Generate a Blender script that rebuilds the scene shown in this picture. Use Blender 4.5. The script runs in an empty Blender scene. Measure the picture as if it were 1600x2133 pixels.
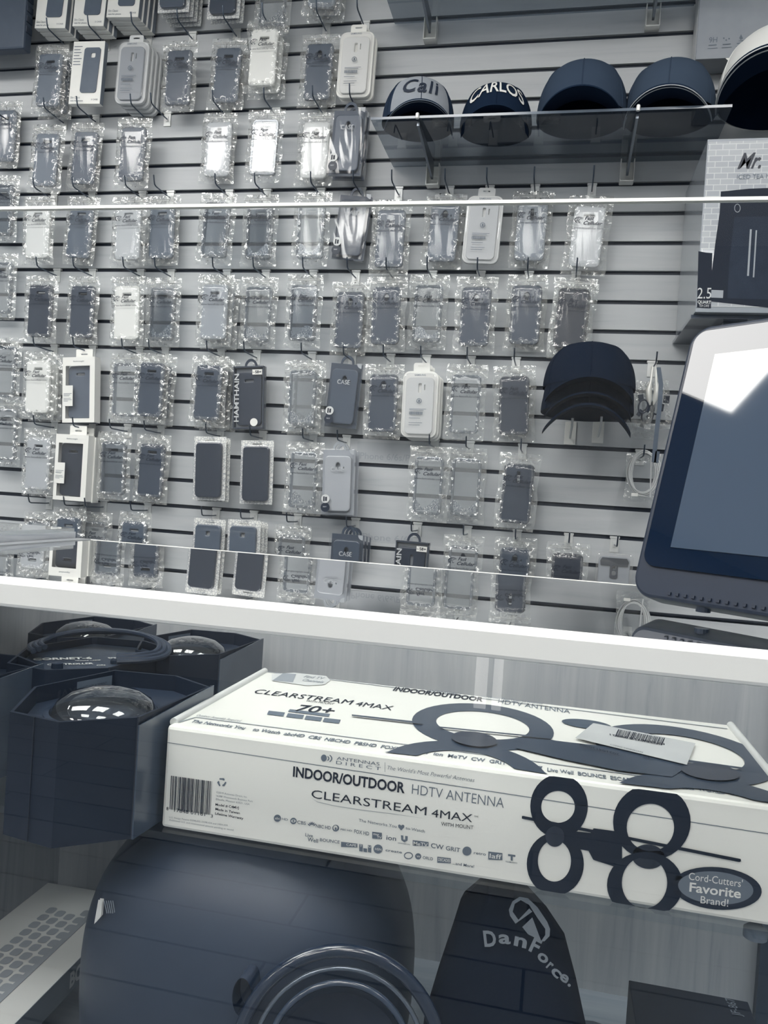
import bpy, bmesh, math, random
from mathutils import Vector, Matrix
from math import sin, cos, pi, radians, sqrt, atan2
random.seed(7)
SC = bpy.context.scene
COL = SC.collection

# ------------------------------------------------------------------ camera
H = 1.12                                   # eye height above the floor
FPX = 1668.0                               # focal length in pixels of a 1600x2133 frame
CR = Vector((0.97554, 0.20988, 0.06538)); CD = Vector((0.06794, -0.00501, -0.99768)); CF = Vector((-0.20907, 0.97771, -0.01915))
EYE = Vector((0, 0, H))
cd = bpy.data.cameras.new('camera'); cam = bpy.data.objects.new('camera', cd); COL.objects.link(cam)
cam.matrix_world = Matrix(((CR.x, -CD.x, -CF.x, 0), (CR.y, -CD.y, -CF.y, 0), (CR.z, -CD.z, -CF.z, H), (0, 0, 0, 1)))
cd.sensor_fit = 'VERTICAL'; cd.sensor_height = 36; cd.lens = FPX * 36 / 2133; cd.clip_start = .02
SC.camera = cam

def ray(u, v): return CF + CR * ((u - 800) / FPX) + CD * ((v - 1066.5) / FPX)
def at(u, v, Y): q = ray(u, v); return EYE + q * (Y / q.y)
def atZ(u, v, z): q = ray(u, v); return EYE + q * ((z - H) / q.z)
def atX(u, v, x): q = ray(u, v); return EYE + q * (x / q.x)

# ------------------------------------------------------------------ colour, light, exposure
SC.view_settings.view_transform = 'Standard'; SC.view_settings.look = 'None'
SC.view_settings.gamma = 1; SC.view_settings.exposure = 0.0
try: SC.view_settings.use_curve_mapping = False
except Exception: pass
SC.cycles.transparent_max_bounces = 40; SC.cycles.max_bounces = 12; SC.cycles.sample_clamp_indirect = 6
SC.cycles.glossy_bounces = 6
DT = [(0, (6, 19, 37)), (.15, (31, 43, 61)), (.35, (76, 88, 103)), (.55, (127, 134, 143)), (.7, (163, 167, 172)), (.85, (202, 204, 204)), (1, (236, 235, 229))]
def lin(c): c /= 255; return c / 12.92 if c < .04045 else ((c + .055) / 1.055) ** 2.4
def tone(t):
    t = max(0, min(1, t))
    for (a, ca), (b, cb) in zip(DT, DT[1:]):
        if t <= b:
            k = (t - a) / (b - a); return tuple(lin(x + (y - x) * k) for x, y in zip(ca, cb)) + (1,)
world = bpy.data.worlds.new('world'); SC.world = world; world.use_nodes = True
world.node_tree.nodes['Background'].inputs[0].default_value = (.35, .5, .8, 1)
world.node_tree.nodes['Background'].inputs[1].default_value = .02
CEIL = 2.77; PANEL_POWER = 16.6
PANELS = [(-1.75, .55, .6), (-.55, .55, .3), (.65, .55, .3), (-1.75, -1.8, .3), (-.55, -1.8, .3), (.65, -1.8, .3), (-1.15, -.62, .3), (.05, -.62, .3), (-3.0, .9, .3), (1.85, -.2, .3), (-3.0, -1.6, .3)]

# ------------------------------------------------------------------ materials
MATS = {}
def nodes(name):
    m = bpy.data.materials.new(name); m.use_nodes = True; nt = m.node_tree; b = nt.nodes['Principled BSDF']
    return m, nt, b
def plain(t, rough=.5, metal=0, spec=.5, bump=0, scale=200, name=None, coat=0, var=.06, vscale=30):
    key = ('p', t, rough, metal, spec, bump, scale, coat, var)
    if key in MATS: return MATS[key]
    m, nt, b = nodes(name or 'surface_%d' % len(MATS))
    tc = nt.nodes.new('ShaderNodeTexCoord'); n = nt.nodes.new('ShaderNodeTexNoise'); n.inputs['Scale'].default_value = vscale; n.inputs['Detail'].default_value = 3
    mx = nt.nodes.new('ShaderNodeMix'); mx.data_type = 'RGBA'
    mx.inputs[6].default_value = tone(t - var * .5); mx.inputs[7].default_value = tone(t + var * .5)
    nt.links.new(tc.outputs['Object'], n.inputs['Vector']); nt.links.new(n.outputs['Fac'], mx.inputs[0]); nt.links.new(mx.outputs[2], b.inputs['Base Color'])
    b.inputs['Roughness'].default_value = rough; b.inputs['Metallic'].default_value = metal
    b.inputs['Specular IOR Level'].default_value = spec; b.inputs['Coat Weight'].default_value = coat; b.inputs['Coat Roughness'].default_value = .05
    if bump:
        n2 = nt.nodes.new('ShaderNodeTexNoise'); n2.inputs['Scale'].default_value = scale; bp = nt.nodes.new('ShaderNodeBump')
        bp.inputs['Strength'].default_value = bump; bp.inputs['Distance'].default_value = .002
        nt.links.new(tc.outputs['Object'], n2.inputs['Vector']); nt.links.new(n2.outputs['Fac'], bp.inputs['Height']); nt.links.new(bp.outputs[0], b.inputs['Normal'])
    MATS[key] = m; return m
def wood(name, t, axis, spread=.10, scale=1.0, rough=.45):
    m, nt, b = nodes(name)
    tc = nt.nodes.new('ShaderNodeTexCoord'); mp = nt.nodes.new('ShaderNodeMapping')
    s = [22 * scale] * 3; s[axis] = 1.3 * scale; mp.inputs['Scale'].default_value = s
    n = nt.nodes.new('ShaderNodeTexNoise'); n.inputs['Scale'].default_value = 1.6; n.inputs['Detail'].default_value = 8; n.inputs['Roughness'].default_value = .62; n.inputs['Distortion'].default_value = .9
    r = nt.nodes.new('ShaderNodeValToRGB'); r.color_ramp.elements[0].position = .3; r.color_ramp.elements[1].position = .72
    r.color_ramp.elements[0].color = tone(t - spread * .7); r.color_ramp.elements[1].color = tone(t + spread * .4)
    e = r.color_ramp.elements.new(.42); e.color = tone(t - spread * .1)
    nt.links.new(tc.outputs['Object'], mp.inputs[0]); nt.links.new(mp.outputs[0], n.inputs['Vector']); nt.links.new(n.outputs['Fac'], r.inputs[0]); nt.links.new(r.outputs[0], b.inputs['Base Color'])
    b.inputs['Roughness'].default_value = rough
    return m
def glassy(name, tint=(1, 1, 1), ior=1.5, rough=0.0, haze=0.0, haze_t=.9, bump=0, bscale=40, gain=1.0, stretch=(1, 1, 1), dist=.01):
    m = bpy.data.materials.new(name); m.use_nodes = True; nt = m.node_tree; nt.nodes.clear()
    out = nt.nodes.new('ShaderNodeOutputMaterial'); tr = nt.nodes.new('ShaderNodeBsdfTransparent'); gl = nt.nodes.new('ShaderNodeBsdfGlossy'); mx = nt.nodes.new('ShaderNodeMixShader')
    fr = nt.nodes.new('ShaderNodeFresnel'); geo = nt.nodes.new('ShaderNodeNewGeometry'); inv = nt.nodes.new('ShaderNodeMath'); inv.operation = 'SUBTRACT'; inv.inputs[0].default_value = 1
    mu = nt.nodes.new('ShaderNodeMath'); mu.operation = 'MULTIPLY'; mu.use_clamp = True
    g2 = nt.nodes.new('ShaderNodeMath'); g2.operation = 'MULTIPLY'; g2.inputs[1].default_value = gain
    tr.inputs[0].default_value = (*tint, 1); gl.inputs['Roughness'].default_value = rough; gl.inputs[0].default_value = (1, 1, 1, 1); fr.inputs[0].default_value = ior
    L = nt.links.new
    L(geo.outputs['Backfacing'], inv.inputs[1]); L(fr.outputs[0], g2.inputs[0]); L(g2.outputs[0], mu.inputs[0]); L(inv.outputs[0], mu.inputs[1])
    L(mu.outputs[0], mx.inputs[0]); L(gl.outputs[0], mx.inputs[2])
    if haze:
        df = nt.nodes.new('ShaderNodeBsdfDiffuse'); df.inputs[0].default_value = tone(haze_t); m2 = nt.nodes.new('ShaderNodeMixShader'); m2.inputs[0].default_value = haze
        L(tr.outputs[0], m2.inputs[1]); L(df.outputs[0], m2.inputs[2]); L(m2.outputs[0], mx.inputs[1])
    else: L(tr.outputs[0], mx.inputs[1])
    if bump:
        tc = nt.nodes.new('ShaderNodeTexCoord'); mp = nt.nodes.new('ShaderNodeMapping'); mp.inputs['Scale'].default_value = stretch
        n = nt.nodes.new('ShaderNodeTexNoise'); n.inputs['Scale'].default_value = bscale; n.inputs['Detail'].default_value = 2; n.inputs['Distortion'].default_value = .8
        bp = nt.nodes.new('ShaderNodeBump'); bp.inputs['Strength'].default_value = bump; bp.inputs['Distance'].default_value = dist
        L(tc.outputs['Object'], mp.inputs[0]); L(mp.outputs[0], n.inputs['Vector']); L(n.outputs['Fac'], bp.inputs['Height'])
        L(bp.outputs[0], fr.inputs['Normal']); L(bp.outputs[0], gl.inputs['Normal'])
    L(mx.outputs[0], out.inputs[0]); return m
def glow(name, power, col=(1, .985, .95)):
    m = bpy.data.materials.new(name); m.use_nodes = True; nt = m.node_tree; nt.nodes.clear()
    o = nt.nodes.new('ShaderNodeOutputMaterial'); e = nt.nodes.new('ShaderNodeEmission'); e.inputs[0].default_value = (*col, 1); e.inputs[1].default_value = power
    nt.links.new(e.outputs[0], o.inputs[0]); return m
M_SLAT = wood('slat_wood', .765, 0, .06)
M_PANEL = wood('case_back_wood', .72, 2, .12, 1.3)
M_GROOVE = plain(.06, .5, name='groove_insert')
M_STEEL = plain(.88, .4, metal=.35, name='hook_steel'); M_STEEL_D = plain(.40, .3, metal=1, name='dark_steel')
M_CHROME = plain(.97, .35, metal=.3, name='chrome')
M_INK = plain(.03, .5, name='dark_ink', var=0); M_INK2 = plain(.42, .5, name='grey_ink', var=0); M_INK3 = plain(.6, .5, name='pale_ink', var=0)
M_WHITE = plain(.96, .4, name='white_card', var=.02)
M_GLASS = glassy('clear_glass', (.99, .99, .985), 1.5)
M_TOPGLASS = glassy('counter_glass', (.93, .95, .95), 1.52, gain=2.0)
M_SHELFGLASS = glassy('shelf_glass', (.88, .90, .91), 1.5)
M_BAG = glassy('thin_plastic', (.975, .98, .985), 1.5, .14, haze=.015, haze_t=.95, bump=.07, bscale=5, gain=1.0, stretch=(3.6, 1, .6), dist=.02)
M_BAGE = glassy('crinkled_plastic', (.95, .96, .965), 1.5, .12, haze=.11, haze_t=1, bump=.8, bscale=34, gain=3.0, stretch=(1.3, 1, .9), dist=.008)
M_BOXFILM = glassy('pack_film', (.96, .96, .97), 1.5, .08, haze=.02, bump=.22, bscale=7, gain=1.1, stretch=(1.5, 1, .6), dist=.02)
M_CLEAR = glassy('clear_case', (.90, .91, .92), 1.5, .1, haze=.14, haze_t=.85, gain=1.4)
M_TINT = glassy('grey_clear_case', (.72, .75, .78), 1.5, .1, haze=.15, haze_t=.5, gain=1.4)
M_BLISTER = glassy('blister', (.95, .95, .96), 1.5, .08, haze=.10, haze_t=.95, gain=1.8)

# ------------------------------------------------------------------ mesh helpers
class MB:
    def __init__(s): s.v = []; s.f = []
    def add(s, v, f, M=None):
        o = len(s.v)
        s.v += [tuple(M @ Vector(p)) for p in v] if M is not None else [tuple(p) for p in v]
        s.f += [tuple(i + o for i in q) for q in f]; return s
    def box(s, x0, x1, y0, y1, z0, z1, M=None):
        v = [(x, y, z) for x in (x0, x1) for y in (y0, y1) for z in (z0, z1)]
        f = [(0, 1, 3, 2), (4, 6, 7, 5), (0, 4, 5, 1), (2, 3, 7, 6), (0, 2, 6, 4), (1, 5, 7, 3)]
        return s.add(v, f, M)
    def quad(s, a, b, c, d): return s.add([a, b, c, d], [(0, 1, 2, 3)])
    def tube(s, pts, r, n=8, closed=False, M=None):
        pts = [Vector(p) for p in pts]; v = []; f = []; N = len(pts); up = None
        for i, p in enumerate(pts):
            a = pts[(i - 1) % N] if (i or closed) else p; b = pts[(i + 1) % N] if (i < N - 1 or closed) else p
            t = (b - a).normalized()
            if up is None: up = Vector((0, 0, 1)) if abs(t.z) < .9 else Vector((1, 0, 0))
            side = t.cross(up)
            if side.length < 1e-4: side = t.cross(Vector((.3, 1, .2)))
            side.normalize(); up = side.cross(t).normalized()
            rr = r[i] if isinstance(r, (list, tuple)) else r
            for k in range(n): v.append(p + side * (rr * cos(2 * pi * k / n)) + up * (rr * sin(2 * pi * k / n)))
        for i in range(N if closed else N - 1):
            j = (i + 1) % N
            for k in range(n): f.append((i * n + k, i * n + (k + 1) % n, j * n + (k + 1) % n, j * n + k))
        if not closed: f.append(tuple(range(n))[::-1]); f.append(tuple((N - 1) * n + k for k in range(n)))
        return s.add(v, f, M)
    def lathe(s, prof, n=32, M=None, cap=True):
        v = []; f = []
        for r, z in prof:
            for k in range(n): v.append((r * cos(2 * pi * k / n), r * sin(2 * pi * k / n), z))
        for i in range(len(prof) - 1):
            for k in range(n): f.append((i * n + k, i * n + (k + 1) % n, (i + 1) * n + (k + 1) % n, (i + 1) * n + k))
        if cap: f.append(tuple(range(n))[::-1]); f.append(tuple((len(prof) - 1) * n + k for k in range(n)))
        return s.add(v, f, M)
    def mesh(s, name, mat, smooth=False, bevel=0):
        me = bpy.data.meshes.new(name); me.from_pydata(s.v, [], s.f); me.validate()
        bm = bmesh.new(); bm.from_mesh(me); bmesh.ops.recalc_face_normals(bm, faces=bm.faces)
        if bevel: bmesh.ops.bevel(bm, geom=list(bm.edges), offset=bevel, segments=2, affect='EDGES', profile=.5)
        bm.to_mesh(me); bm.free()
        if mat: me.materials.append(mat)
        if smooth:
            for p in me.polygons: p.use_smooth = True
            try: me.set_sharp_from_angle(angle=radians(42))
            except Exception: pass
        return me
    def build(s, name, mat, parent=None, smooth=False, bevel=0):
        if parent is not None:                     # parts are given in world space and re-based on their thing
            b = parent
            off = Vector((0, 0, 0))
            while b is not None: off += b.location; b = b.parent
            s.v = [(x - off.x, y - off.y, z - off.z) for x, y, z in s.v]
        return link(name, s.mesh(name, mat, smooth, bevel), parent)
def link(name, me, parent=None, mat=None):
    o = bpy.data.objects.new(name, me); COL.objects.link(o)
    if parent is not None: o.parent = parent
    if mat is not None: o.material_slots[0].link = 'OBJECT'; o.material_slots[0].material = mat
    return o
def tag(o, label, cat, group=None):
    o['label'] = label; o['category'] = cat
    if group: o['group'] = group
    return o
def thing(name, label, cat, loc=(0, 0, 0), group=None):
    o = bpy.data.objects.new(name, None); COL.objects.link(o); o.location = loc; o.empty_display_size = .02
    return tag(o, label, cat, group)
def struct(name, mb, mat, **k):
    o = mb.build(name, mat, **k); o['kind'] = 'structure'; return o
def rrect(w, h, r, n=6, cx=0, cy=0):
    pts = []
    for (sx, sy, a0) in ((1, 1, 0), (-1, 1, 90), (-1, -1, 180), (1, -1, 270)):
        for k in range(n + 1):
            a = radians(a0 + 90 * k / n); pts.append((cx + sx * (w / 2 - r) + r * cos(a), cy + sy * (h / 2 - r) + r * sin(a)))
    return pts
def ellipse(rx, ry, n=28, cx=0, cy=0, a0=0, a1=2 * pi):
    m = n if abs(a1 - a0 - 2 * pi) < 1e-6 else n + 1
    return [(cx + rx * cos(a0 + (a1 - a0) * k / n), cy + ry * sin(a0 + (a1 - a0) * k / n)) for k in range(m)]
def flatgeo(loops, depth=0, bevel=0):
    """closed loops (holes inside) filled in the xy plane and given a thickness; returned upright: x, -depth..depth in y, z up"""
    c = bpy.data.curves.new('c', 'CURVE'); c.dimensions = '2D'; c.fill_mode = 'BOTH' if depth else 'FRONT'
    for lp in loops:
        s = c.splines.new('POLY'); s.points.add(len(lp) - 1)
        for p, q in zip(s.points, lp): p.co = (q[0], q[1], 0, 1)
        s.use_cyclic_u = True
    c.extrude = depth; c.bevel_depth = bevel; c.bevel_resolution = 1
    o = bpy.data.objects.new('c', c); me = bpy.data.meshes.new_from_object(o)
    v = [(p.co.x, -p.co.z, p.co.y) for p in me.vertices]; f = [tuple(q.vertices) for q in me.polygons]
    bpy.data.objects.remove(o); bpy.data.curves.remove(c); bpy.data.meshes.remove(me); return v, f
TC = {}
def textgeo(s, bold=0.0, shear=0.0, space=1.0):
    k = (s, bold, shear, space)
    if k not in TC:
        c = bpy.data.curves.new('t', 'FONT'); c.body = s; c.size = 1; c.offset = bold; c.shear = shear; c.space_character = space; c.resolution_u = 3; c.fill_mode = 'FRONT'
        o = bpy.data.objects.new('t', c); me = bpy.data.meshes.new_from_object(o)
        v = [(p.co.x, p.co.y) for p in me.vertices]; f = [tuple(q.vertices) for q in me.polygons]
        bpy.data.objects.remove(o); bpy.data.curves.remove(c); bpy.data.meshes.remove(me); TC[k] = (v, f)
    return TC[k]
CAPH = max(y for x, y in textgeo('H')[0])
def ink(mb, s, P0, P1, up, bold=0.0, shear=0.0, space=1.0):
    """writes s from P0 to P1 along the baseline, capital height = length of up"""
    v, f = textgeo(s, bold, shear, space)
    if not v: return
    x0 = min(x for x, y in v); x1 = max(x for x, y in v); d = (P1 - P0) / (x1 - x0); u = up / CAPH
    mb.add([P0 + d * (x - x0) + u * y for x, y in v], f)
def empty_group(o): return o

# ================================================================== THE ROOM
YW = 2.161; PITCH = .0762; Z0 = H + .619
XL, XR, YB = -3.9, 2.6, -3.2
GR = lambda k: Z0 + k * PITCH                       # height of groove k
mb = MB(); 
for k in range(-21, 15):
    z0 = GR(k) + .0055; z1 = GR(k + 1) - .0055
    if k == -21: z0 = 0
    if k == 14: z1 = CEIL
    mb.box(XL, XR, YW, YW + .02, z0, z1)
struct('wall_back', mb, M_SLAT)
mb = MB()
for k in range(-20, 15): mb.box(XL, XR, YW + .009, YW + .02, GR(k) - .0055, GR(k) + .0055)
struct('trim_1', mb, M_GROOVE)
M_WALL = plain(.74, .8, name='painted_wall'); M_CEIL = plain(.9, .9, name='ceiling_tile')
struct('wall_left', MB().box(XL - .1, XL, YB, YW, 0, CEIL), M_WALL)
struct('wall_right', MB().box(XR, XR + .1, YB, YW, 0, CEIL), M_WALL)
struct('wall_front', MB().box(XL - .1, XR + .1, YB - .1, YB, 0, CEIL), M_WALL)
struct('ceiling', MB().box(XL - .1, XR + .1, YB - .1, YW + .1, CEIL, CEIL + .1), M_CEIL)
# plank floor
m, nt, b = nodes('plank_floor')
tc = nt.nodes.new('ShaderNodeTexCoord'); br = nt.nodes.new('ShaderNodeTexBrick'); br.inputs['Scale'].default_value = 1
br.inputs['Color1'].default_value = tone(.44); br.inputs['Color2'].default_value = tone(.50); br.inputs['Mortar'].default_value = tone(.12)
br.inputs['Mortar Size'].default_value = .004; br.inputs['Brick Width'].default_value = 1.2; br.inputs['Row Height'].default_value = .17
nt.links.new(tc.outputs['Object'], br.inputs['Vector']); nt.links.new(br.outputs[0], b.inputs['Base Color']); b.inputs['Roughness'].default_value = .25
struct('floor', MB().box(XL - .1, XR + .1, YB - .1, YW + .1, -.1, 0), m)
M_LAMP = glow('lamp_diffuser', PANEL_POWER)
# glazed entrance in the wall behind the photographer
for i, (x0, x1) in enumerate(((-.36, -.295), (-.265, -.215))):
    w = MB().box(x0, x1, YB, YB + .01, .02, .62).build('window_%d' % (i + 1), glow('daylight_pane', 5)); w['kind'] = 'structure'
for i, (px, py, ph) in enumerate(PANELS):
    t = thing('ceiling_light', 'square flush ceiling light panel, out of the picture above the shop', 'ceiling light', (px, py, CEIL), 'ceiling light panels')
    f = MB()
    for a in (-1, 1): f.box(px - ph - .02, px + ph + .02, py + a * .31 - .012, py + a * .31 + .012, CEIL - .02, CEIL); f.box(px + a * (ph + .01) - .012, px + a * (ph + .01) + .012, py - .3, py + .3, CEIL - .02, CEIL)
    f.build('frame', M_WHITE, t)
    MB().box(px - ph, px + ph, py - .3, py + .3, CEIL - .012, CEIL - .002).build('diffuser', M_LAMP, t)

# ================================================================== THE GLASS SHOWCASE
ZT = H - .0843; YF = .5445; YG = .99; ZS = H - .3327; YBK = 1.17; ZDK = H - .68; XS = -.756; XE = 1.05
case = thing('display_case', 'glass shop counter case with off-white metal front rail', 'display case', ((XS + XE) / 2, .85, 0))
rail = MB().box(XS - .3, XE, YF, YF + .024, ZT - .0205, ZT + .0005)
rail.build('front_rail', plain(.93, .42, name='rail_paint', var=.01), case, bevel=.003)
MB().box(XS + .135, XE, YF + .024, YG, ZT - .008, ZT - .001).build('glass_top', M_TOPGLASS, case)
MB().box(XS + .135, XE, YG, YG + .0016, ZT - .008, ZT - .0005).build('glass_edge', plain(.98, .2, name='polished_edge'), case)
MB().box(XS - .3, XE, YF + .012, YF + .018, ZDK + .02, ZT - .02).build('front_glass', M_GLASS, case)
MB().box(XS, XE, YBK, YBK + .015, ZDK, ZT - .06).build('back_panel', M_PANEL, case)
MB().box(XS - .015, XS, YF + .03, YBK + .015, ZDK, ZT - .03).build('side_panel', M_PANEL, case)
MB().box(XS - .015, XE, YF, YBK + .015, ZDK - .03, ZDK).build('bottom_deck', wood('deck_wood', .55, 0, .12), case)
MB().box(XS, XE, YF + .05, YBK, 0, ZDK - .03).build('plinth', plain(.3, .6, name='plinth_paint'), case)
MB().box(XE, XE + .015, YF, YBK + .015, ZDK, ZT - .03).build('side_panel', M_PANEL, case)
MB().box(XS + .004, XE - .004, .70, YBK - .01, ZS - .007, ZS).build('glass_shelf', M_SHELFGLASS, case)
pr = at(1590, 1980, YBK - .02)
MB().box(pr.x - .002, pr.x + .014, YBK - .014, YBK, ZDK, ZT - .08).build('shelf_upright', M_STEEL_D, case)
for (u, v) in ((1574, 1935),):
    P = atZ(u, v, ZS - .01); o = MB().lathe([(.004, 0), (.0095, .001), (.0095, .008), (.006, .011)], 24, Matrix.Translation((P.x, P.y, ZS - .018)))
    o.build('shelf_bumper', plain(.45, .2), case, smooth=True)
# left-hand return counter whose trimmed corner comes into the picture
c1 = at(158, 1107, .99)
rt = thing('side_counter', 'neighbouring counter end with wood-edged glossy top, at left edge beside glass case', 'counter', (c1.x - .35, .75, 0))
MB().box(c1.x - .9, c1.x, YF + .06, .99, c1.z - .014, c1.z - .0005).build('worktop', wood('edge_wood', .7, 1, .15, 2), rt)
MB().box(c1.x - .9, c1.x - .001, YF + .061, .988, c1.z - .0005, c1.z + .0045).build('glass_cover', glassy('cover_glass', (.8, .83, .85), 1.5, haze=.3), rt)
MB().box(XS - .9, XS - .02, YF + .08, .96, 0, c1.z - .014).build('cabinet', M_PANEL, rt)
MB().box(c1.x + .002, XS + .136, YF + .03, .99, ZT - .009, ZT).build('edge_trim', plain(.72, .3, metal=.6, name='trim_metal'), case)
# upright glass guard along the back of the counter
g = thing('glass_guard', 'upright clear glass guard with bright polished top edge standing on the counter back', 'glass panel', (.1, YG + .006, ZT))
zg = H + .372
MB().box(XS - .3, XE, YG + .003, YG + .009, ZT, zg - .0035).build('pane', glassy('guard_glass', (.985, .99, .99), 1.45), g)
MB().box(XS - .3, XE, YG + .002, YG + .010, zg - .0035, zg + .0005).build('top_edge', plain(1.0, .3, name='painted_edge_glow', var=0), g)  # white colour stands in for light caught in the glass edge

# ================================================================== PRODUCTS ON THE HOOKS
CW, CH, CT = .072, .148, .0105
def case_mesh(hole):
    z = lambda t: CH / 2 - t
    holes = {'wide': [rrect(.032, .012, .0045, 4, 0, z(.022))], 'tall': [rrect(.013, .034, .005, 4, 0, z(.032))], 'square': [rrect(.017, .017, .005, 4, 0, z(.022))],
             'heart': [ellipse(.0095, .0125, 20, 0, z(.026)), rrect(.007, .009, .003, 3, .0165, z(.030))], 'wallet': [rrect(.013, .004, .0019, 4, 0, z(.012))], 'none': []}[hole]
    v, f = flatgeo([rrect(CW, CH, .0095)] + holes, CT / 2 - .0028, .0028)
    return MB().add([(x, y, zz + CH / 2) for x, y, zz in v], f).mesh('case', plain(.5), True)
CASES = {}
def get_case(h):
    if h not in CASES: CASES[h] = case_mesh(h)
    return CASES[h]
# soft rim of a clear case
v, f = flatgeo([rrect(CW + .0015, CH + .0015, .010), rrect(CW - .007, CH - .007, .007)], CT / 2 - .001, .0015)
ME_RIM = MB().add([(x, y, z + CH / 2) for x, y, z in v], f).mesh('rim', glassy('rim_plastic', (.62, .66, .71), 1.5, .12, haze=.3, haze_t=.6, gain=1.6), True)
m, nt, b = nodes('glitter')
n = nt.nodes.new('ShaderNodeTexVoronoi'); n.inputs['Scale'].default_value = 420; r = nt.nodes.new('ShaderNodeValToRGB'); r.color_ramp.interpolation = 'CONSTANT'
tc = nt.nodes.new('ShaderNodeTexCoord'); nt.links.new(tc.outputs['Object'], n.inputs['Vector'])
r.color_ramp.elements[0].color = tone(.45); r.color_ramp.elements[1].color = tone(.7); r.color_ramp.elements[1].position = .4; e = r.color_ramp.elements.new(.75); e.color = tone(1)
nt.links.new(n.outputs['Color'], r.inputs[0]); nt.links.new(r.outputs[0], b.inputs['Base Color']); b.inputs['Roughness'].default_value = .25; b.inputs['Metallic'].default_value = .4
M_GLITTER = m
def glitter_mesh(seed):
    rnd = random.Random(seed); w = CW / 2 - .006
    top = [(w - 2 * w * k / 12, .028 + .012 * sin(k * .5 + seed) + rnd.uniform(-.002, .002)) for k in range(13)]
    v, f = flatgeo([[(-w, .008), (w, .008)] + top], .0012)
    return MB().add(v, f).mesh('glitter_fill', M_GLITTER)
ME_GLIT = [glitter_mesh(s) for s in range(4)]
# camera deck seen inside clear cases
# crinkled zip bag: two sheets joined at the sides, puffed round the case, gathered top with zip
BW, BH = .106, .200; BZ0 = -.022
def bag_mesh(seed):
    rnd = random.Random(seed); NX, NZ = 26, 44; v = []; f = []
    ph = [rnd.uniform(0, 6.28) for _ in range(12)]
    dw = rnd.uniform(-.004, .004)
    for side in (-1, 1):
        for j in range(NZ + 1):
            t = j / NZ; z = BZ0 + BH * t
            wv = (BW + dw) / 2 * (1 + .03 * sin(9 * t + ph[0]) + .02 * sin(23 * t + ph[1]))
            for i in range(NX + 1):
                s = i / NX * 2 - 1; x = wv * s
                inside = max(0, 1 - abs(s) ** 4)
                body = min(1, max(0, (z - BZ0) / .022)) * min(1, max(0, (CH + .012 - z) / .02))
                y = .0105 * inside * body + .0012
                edge = min(1, max(0, (abs(x) - CW / 2 + .006) / .010))
                topz = min(1, max(0, (z - CH + .004) / .01)); bot = min(1, max(0, (.008 - z) / .01))
                wr = max(edge, topz, bot) * inside
                y += wr * 1.5 * (.0032 * sin(55 * t + 9 * s + ph[2] + side) + .0028 * sin(17 * s + 31 * t * (1 + .3 * s) + ph[3]) + .002 * sin(90 * t - 21 * s + ph[4] + side * 2) + rnd.uniform(-.0016, .0016))
                y += (1 - wr) * inside * body * .0007 * sin(4 * t + 5 * s + ph[5])
                # gathers under the zip line
                y += topz * inside * .0022 * sin(26 * s + ph[6] + side)
                if j == NZ or j == 0: y = .0006
                if t > .93: x += .0015 * sin(14 * s + ph[7])
                v.append((x, side * max(y, .0004), z))
        o = 0 if side < 0 else (NX + 1) * (NZ + 1)
        for j in range(NZ):
            for i in range(NX):
                a = o + j * (NX + 1) + i; q = (a, a + 1, a + NX + 2, a + NX + 1); f.append(q if side < 0 else q[::-1])
    me = MB().add(v, f).mesh('bag', M_BAG, True); me.materials.append(M_BAGE)
    for p in me.polygons:
        c = p.center; p.material_index = 1 if (abs(c.x) > CW / 2 - .004 or c.z > CH - .004 or c.z < .004) else 0
    return me
ME_BAG = [bag_mesh(s) for s in range(5)]
v, f = [], []
mbz = MB(); mbz.box(-.05, .05, -.0016, .0016, CH + .0145, CH + .0165); mbz.box(-.05, .05, -.0012, .0012, CH + .019, CH + .0203)
ME_ZIP = mbz.mesh('zip_strip', glassy('zip_plastic', (.85, .86, .88), 1.5, .2, haze=.5, haze_t=.95))
# printed shop mark on every bag
def mark():
    mb = MB(); Y = -.0137; V = lambda x, z: Vector((x, Y, z))
    up = Vector((0, 0, .0085)); zc = CH - .047
    ink(mb, 'Fast', V(-.011, zc + .012), V(.012, zc + .012), up, .02, .35); ink(mb, 'Cellular', V(-.013, zc), V(.034, zc), up, .02, .35)
    ink(mb, 'www.fastcellular.com', V(-.036, zc - .011), V(.036, zc - .011), Vector((0, 0, .0048)), .004)
    ink(mb, 'FC', V(-.032, zc + .004), V(-.018, zc + .004), Vector((0, 0, .011)), .0, .5)
    for a in range(2): mb.add(*flatgeo([ellipse(.0115, .0075, 24, 0, 0, .6, 4.2) + ellipse(.0105, .0066, 24, .0006, 0, .6, 4.2)[::-1]]), M=Matrix.Translation((-.0245, Y, zc + .011 - a * .001)))
    return mb.mesh('printed_mark', M_INK)
ME_MARK = mark()
# hard parts
def hook_mesh():
    mb = MB(); L = .098
    pts = [(0, 0, 0), (0, -.02, -.001), (0, -L + .012, .0), (0, -L + .004, .003), (0, -L, .012), (0, -L - .004, .026)]
    mb.tube(pts, .0019, 8); return mb.mesh('wire', M_STEEL_D, True)
ME_WIRE = hook_mesh()
mb = MB(); mb.box(-.011, .011, -.0025, -.0005, -.034, .004); mb.box(-.0125, .0125, -.004, .006, .002, .0075); mb.box(-.004, .004, -.0042, -.0025, -.022, -.006)
ME_PLATE = mb.mesh('back_plate', M_STEEL, False, .0004)
ROWN = {12: 'cut-off top hook row', 9: 'second hook row', 6: 'third hook row', 3: 'fourth hook row', 0: 'fifth hook row', -3: 'sixth hook row', -6: 'seventh hook row', -9: 'bottom hook row'}
ORD = ['first', 'second', 'third', 'fourth', 'fifth', 'sixth', 'seventh', 'eighth', 'ninth', 'tenth', 'eleventh', 'twelfth', 'thirteenth', 'fourteenth', 'fifteenth']
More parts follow.
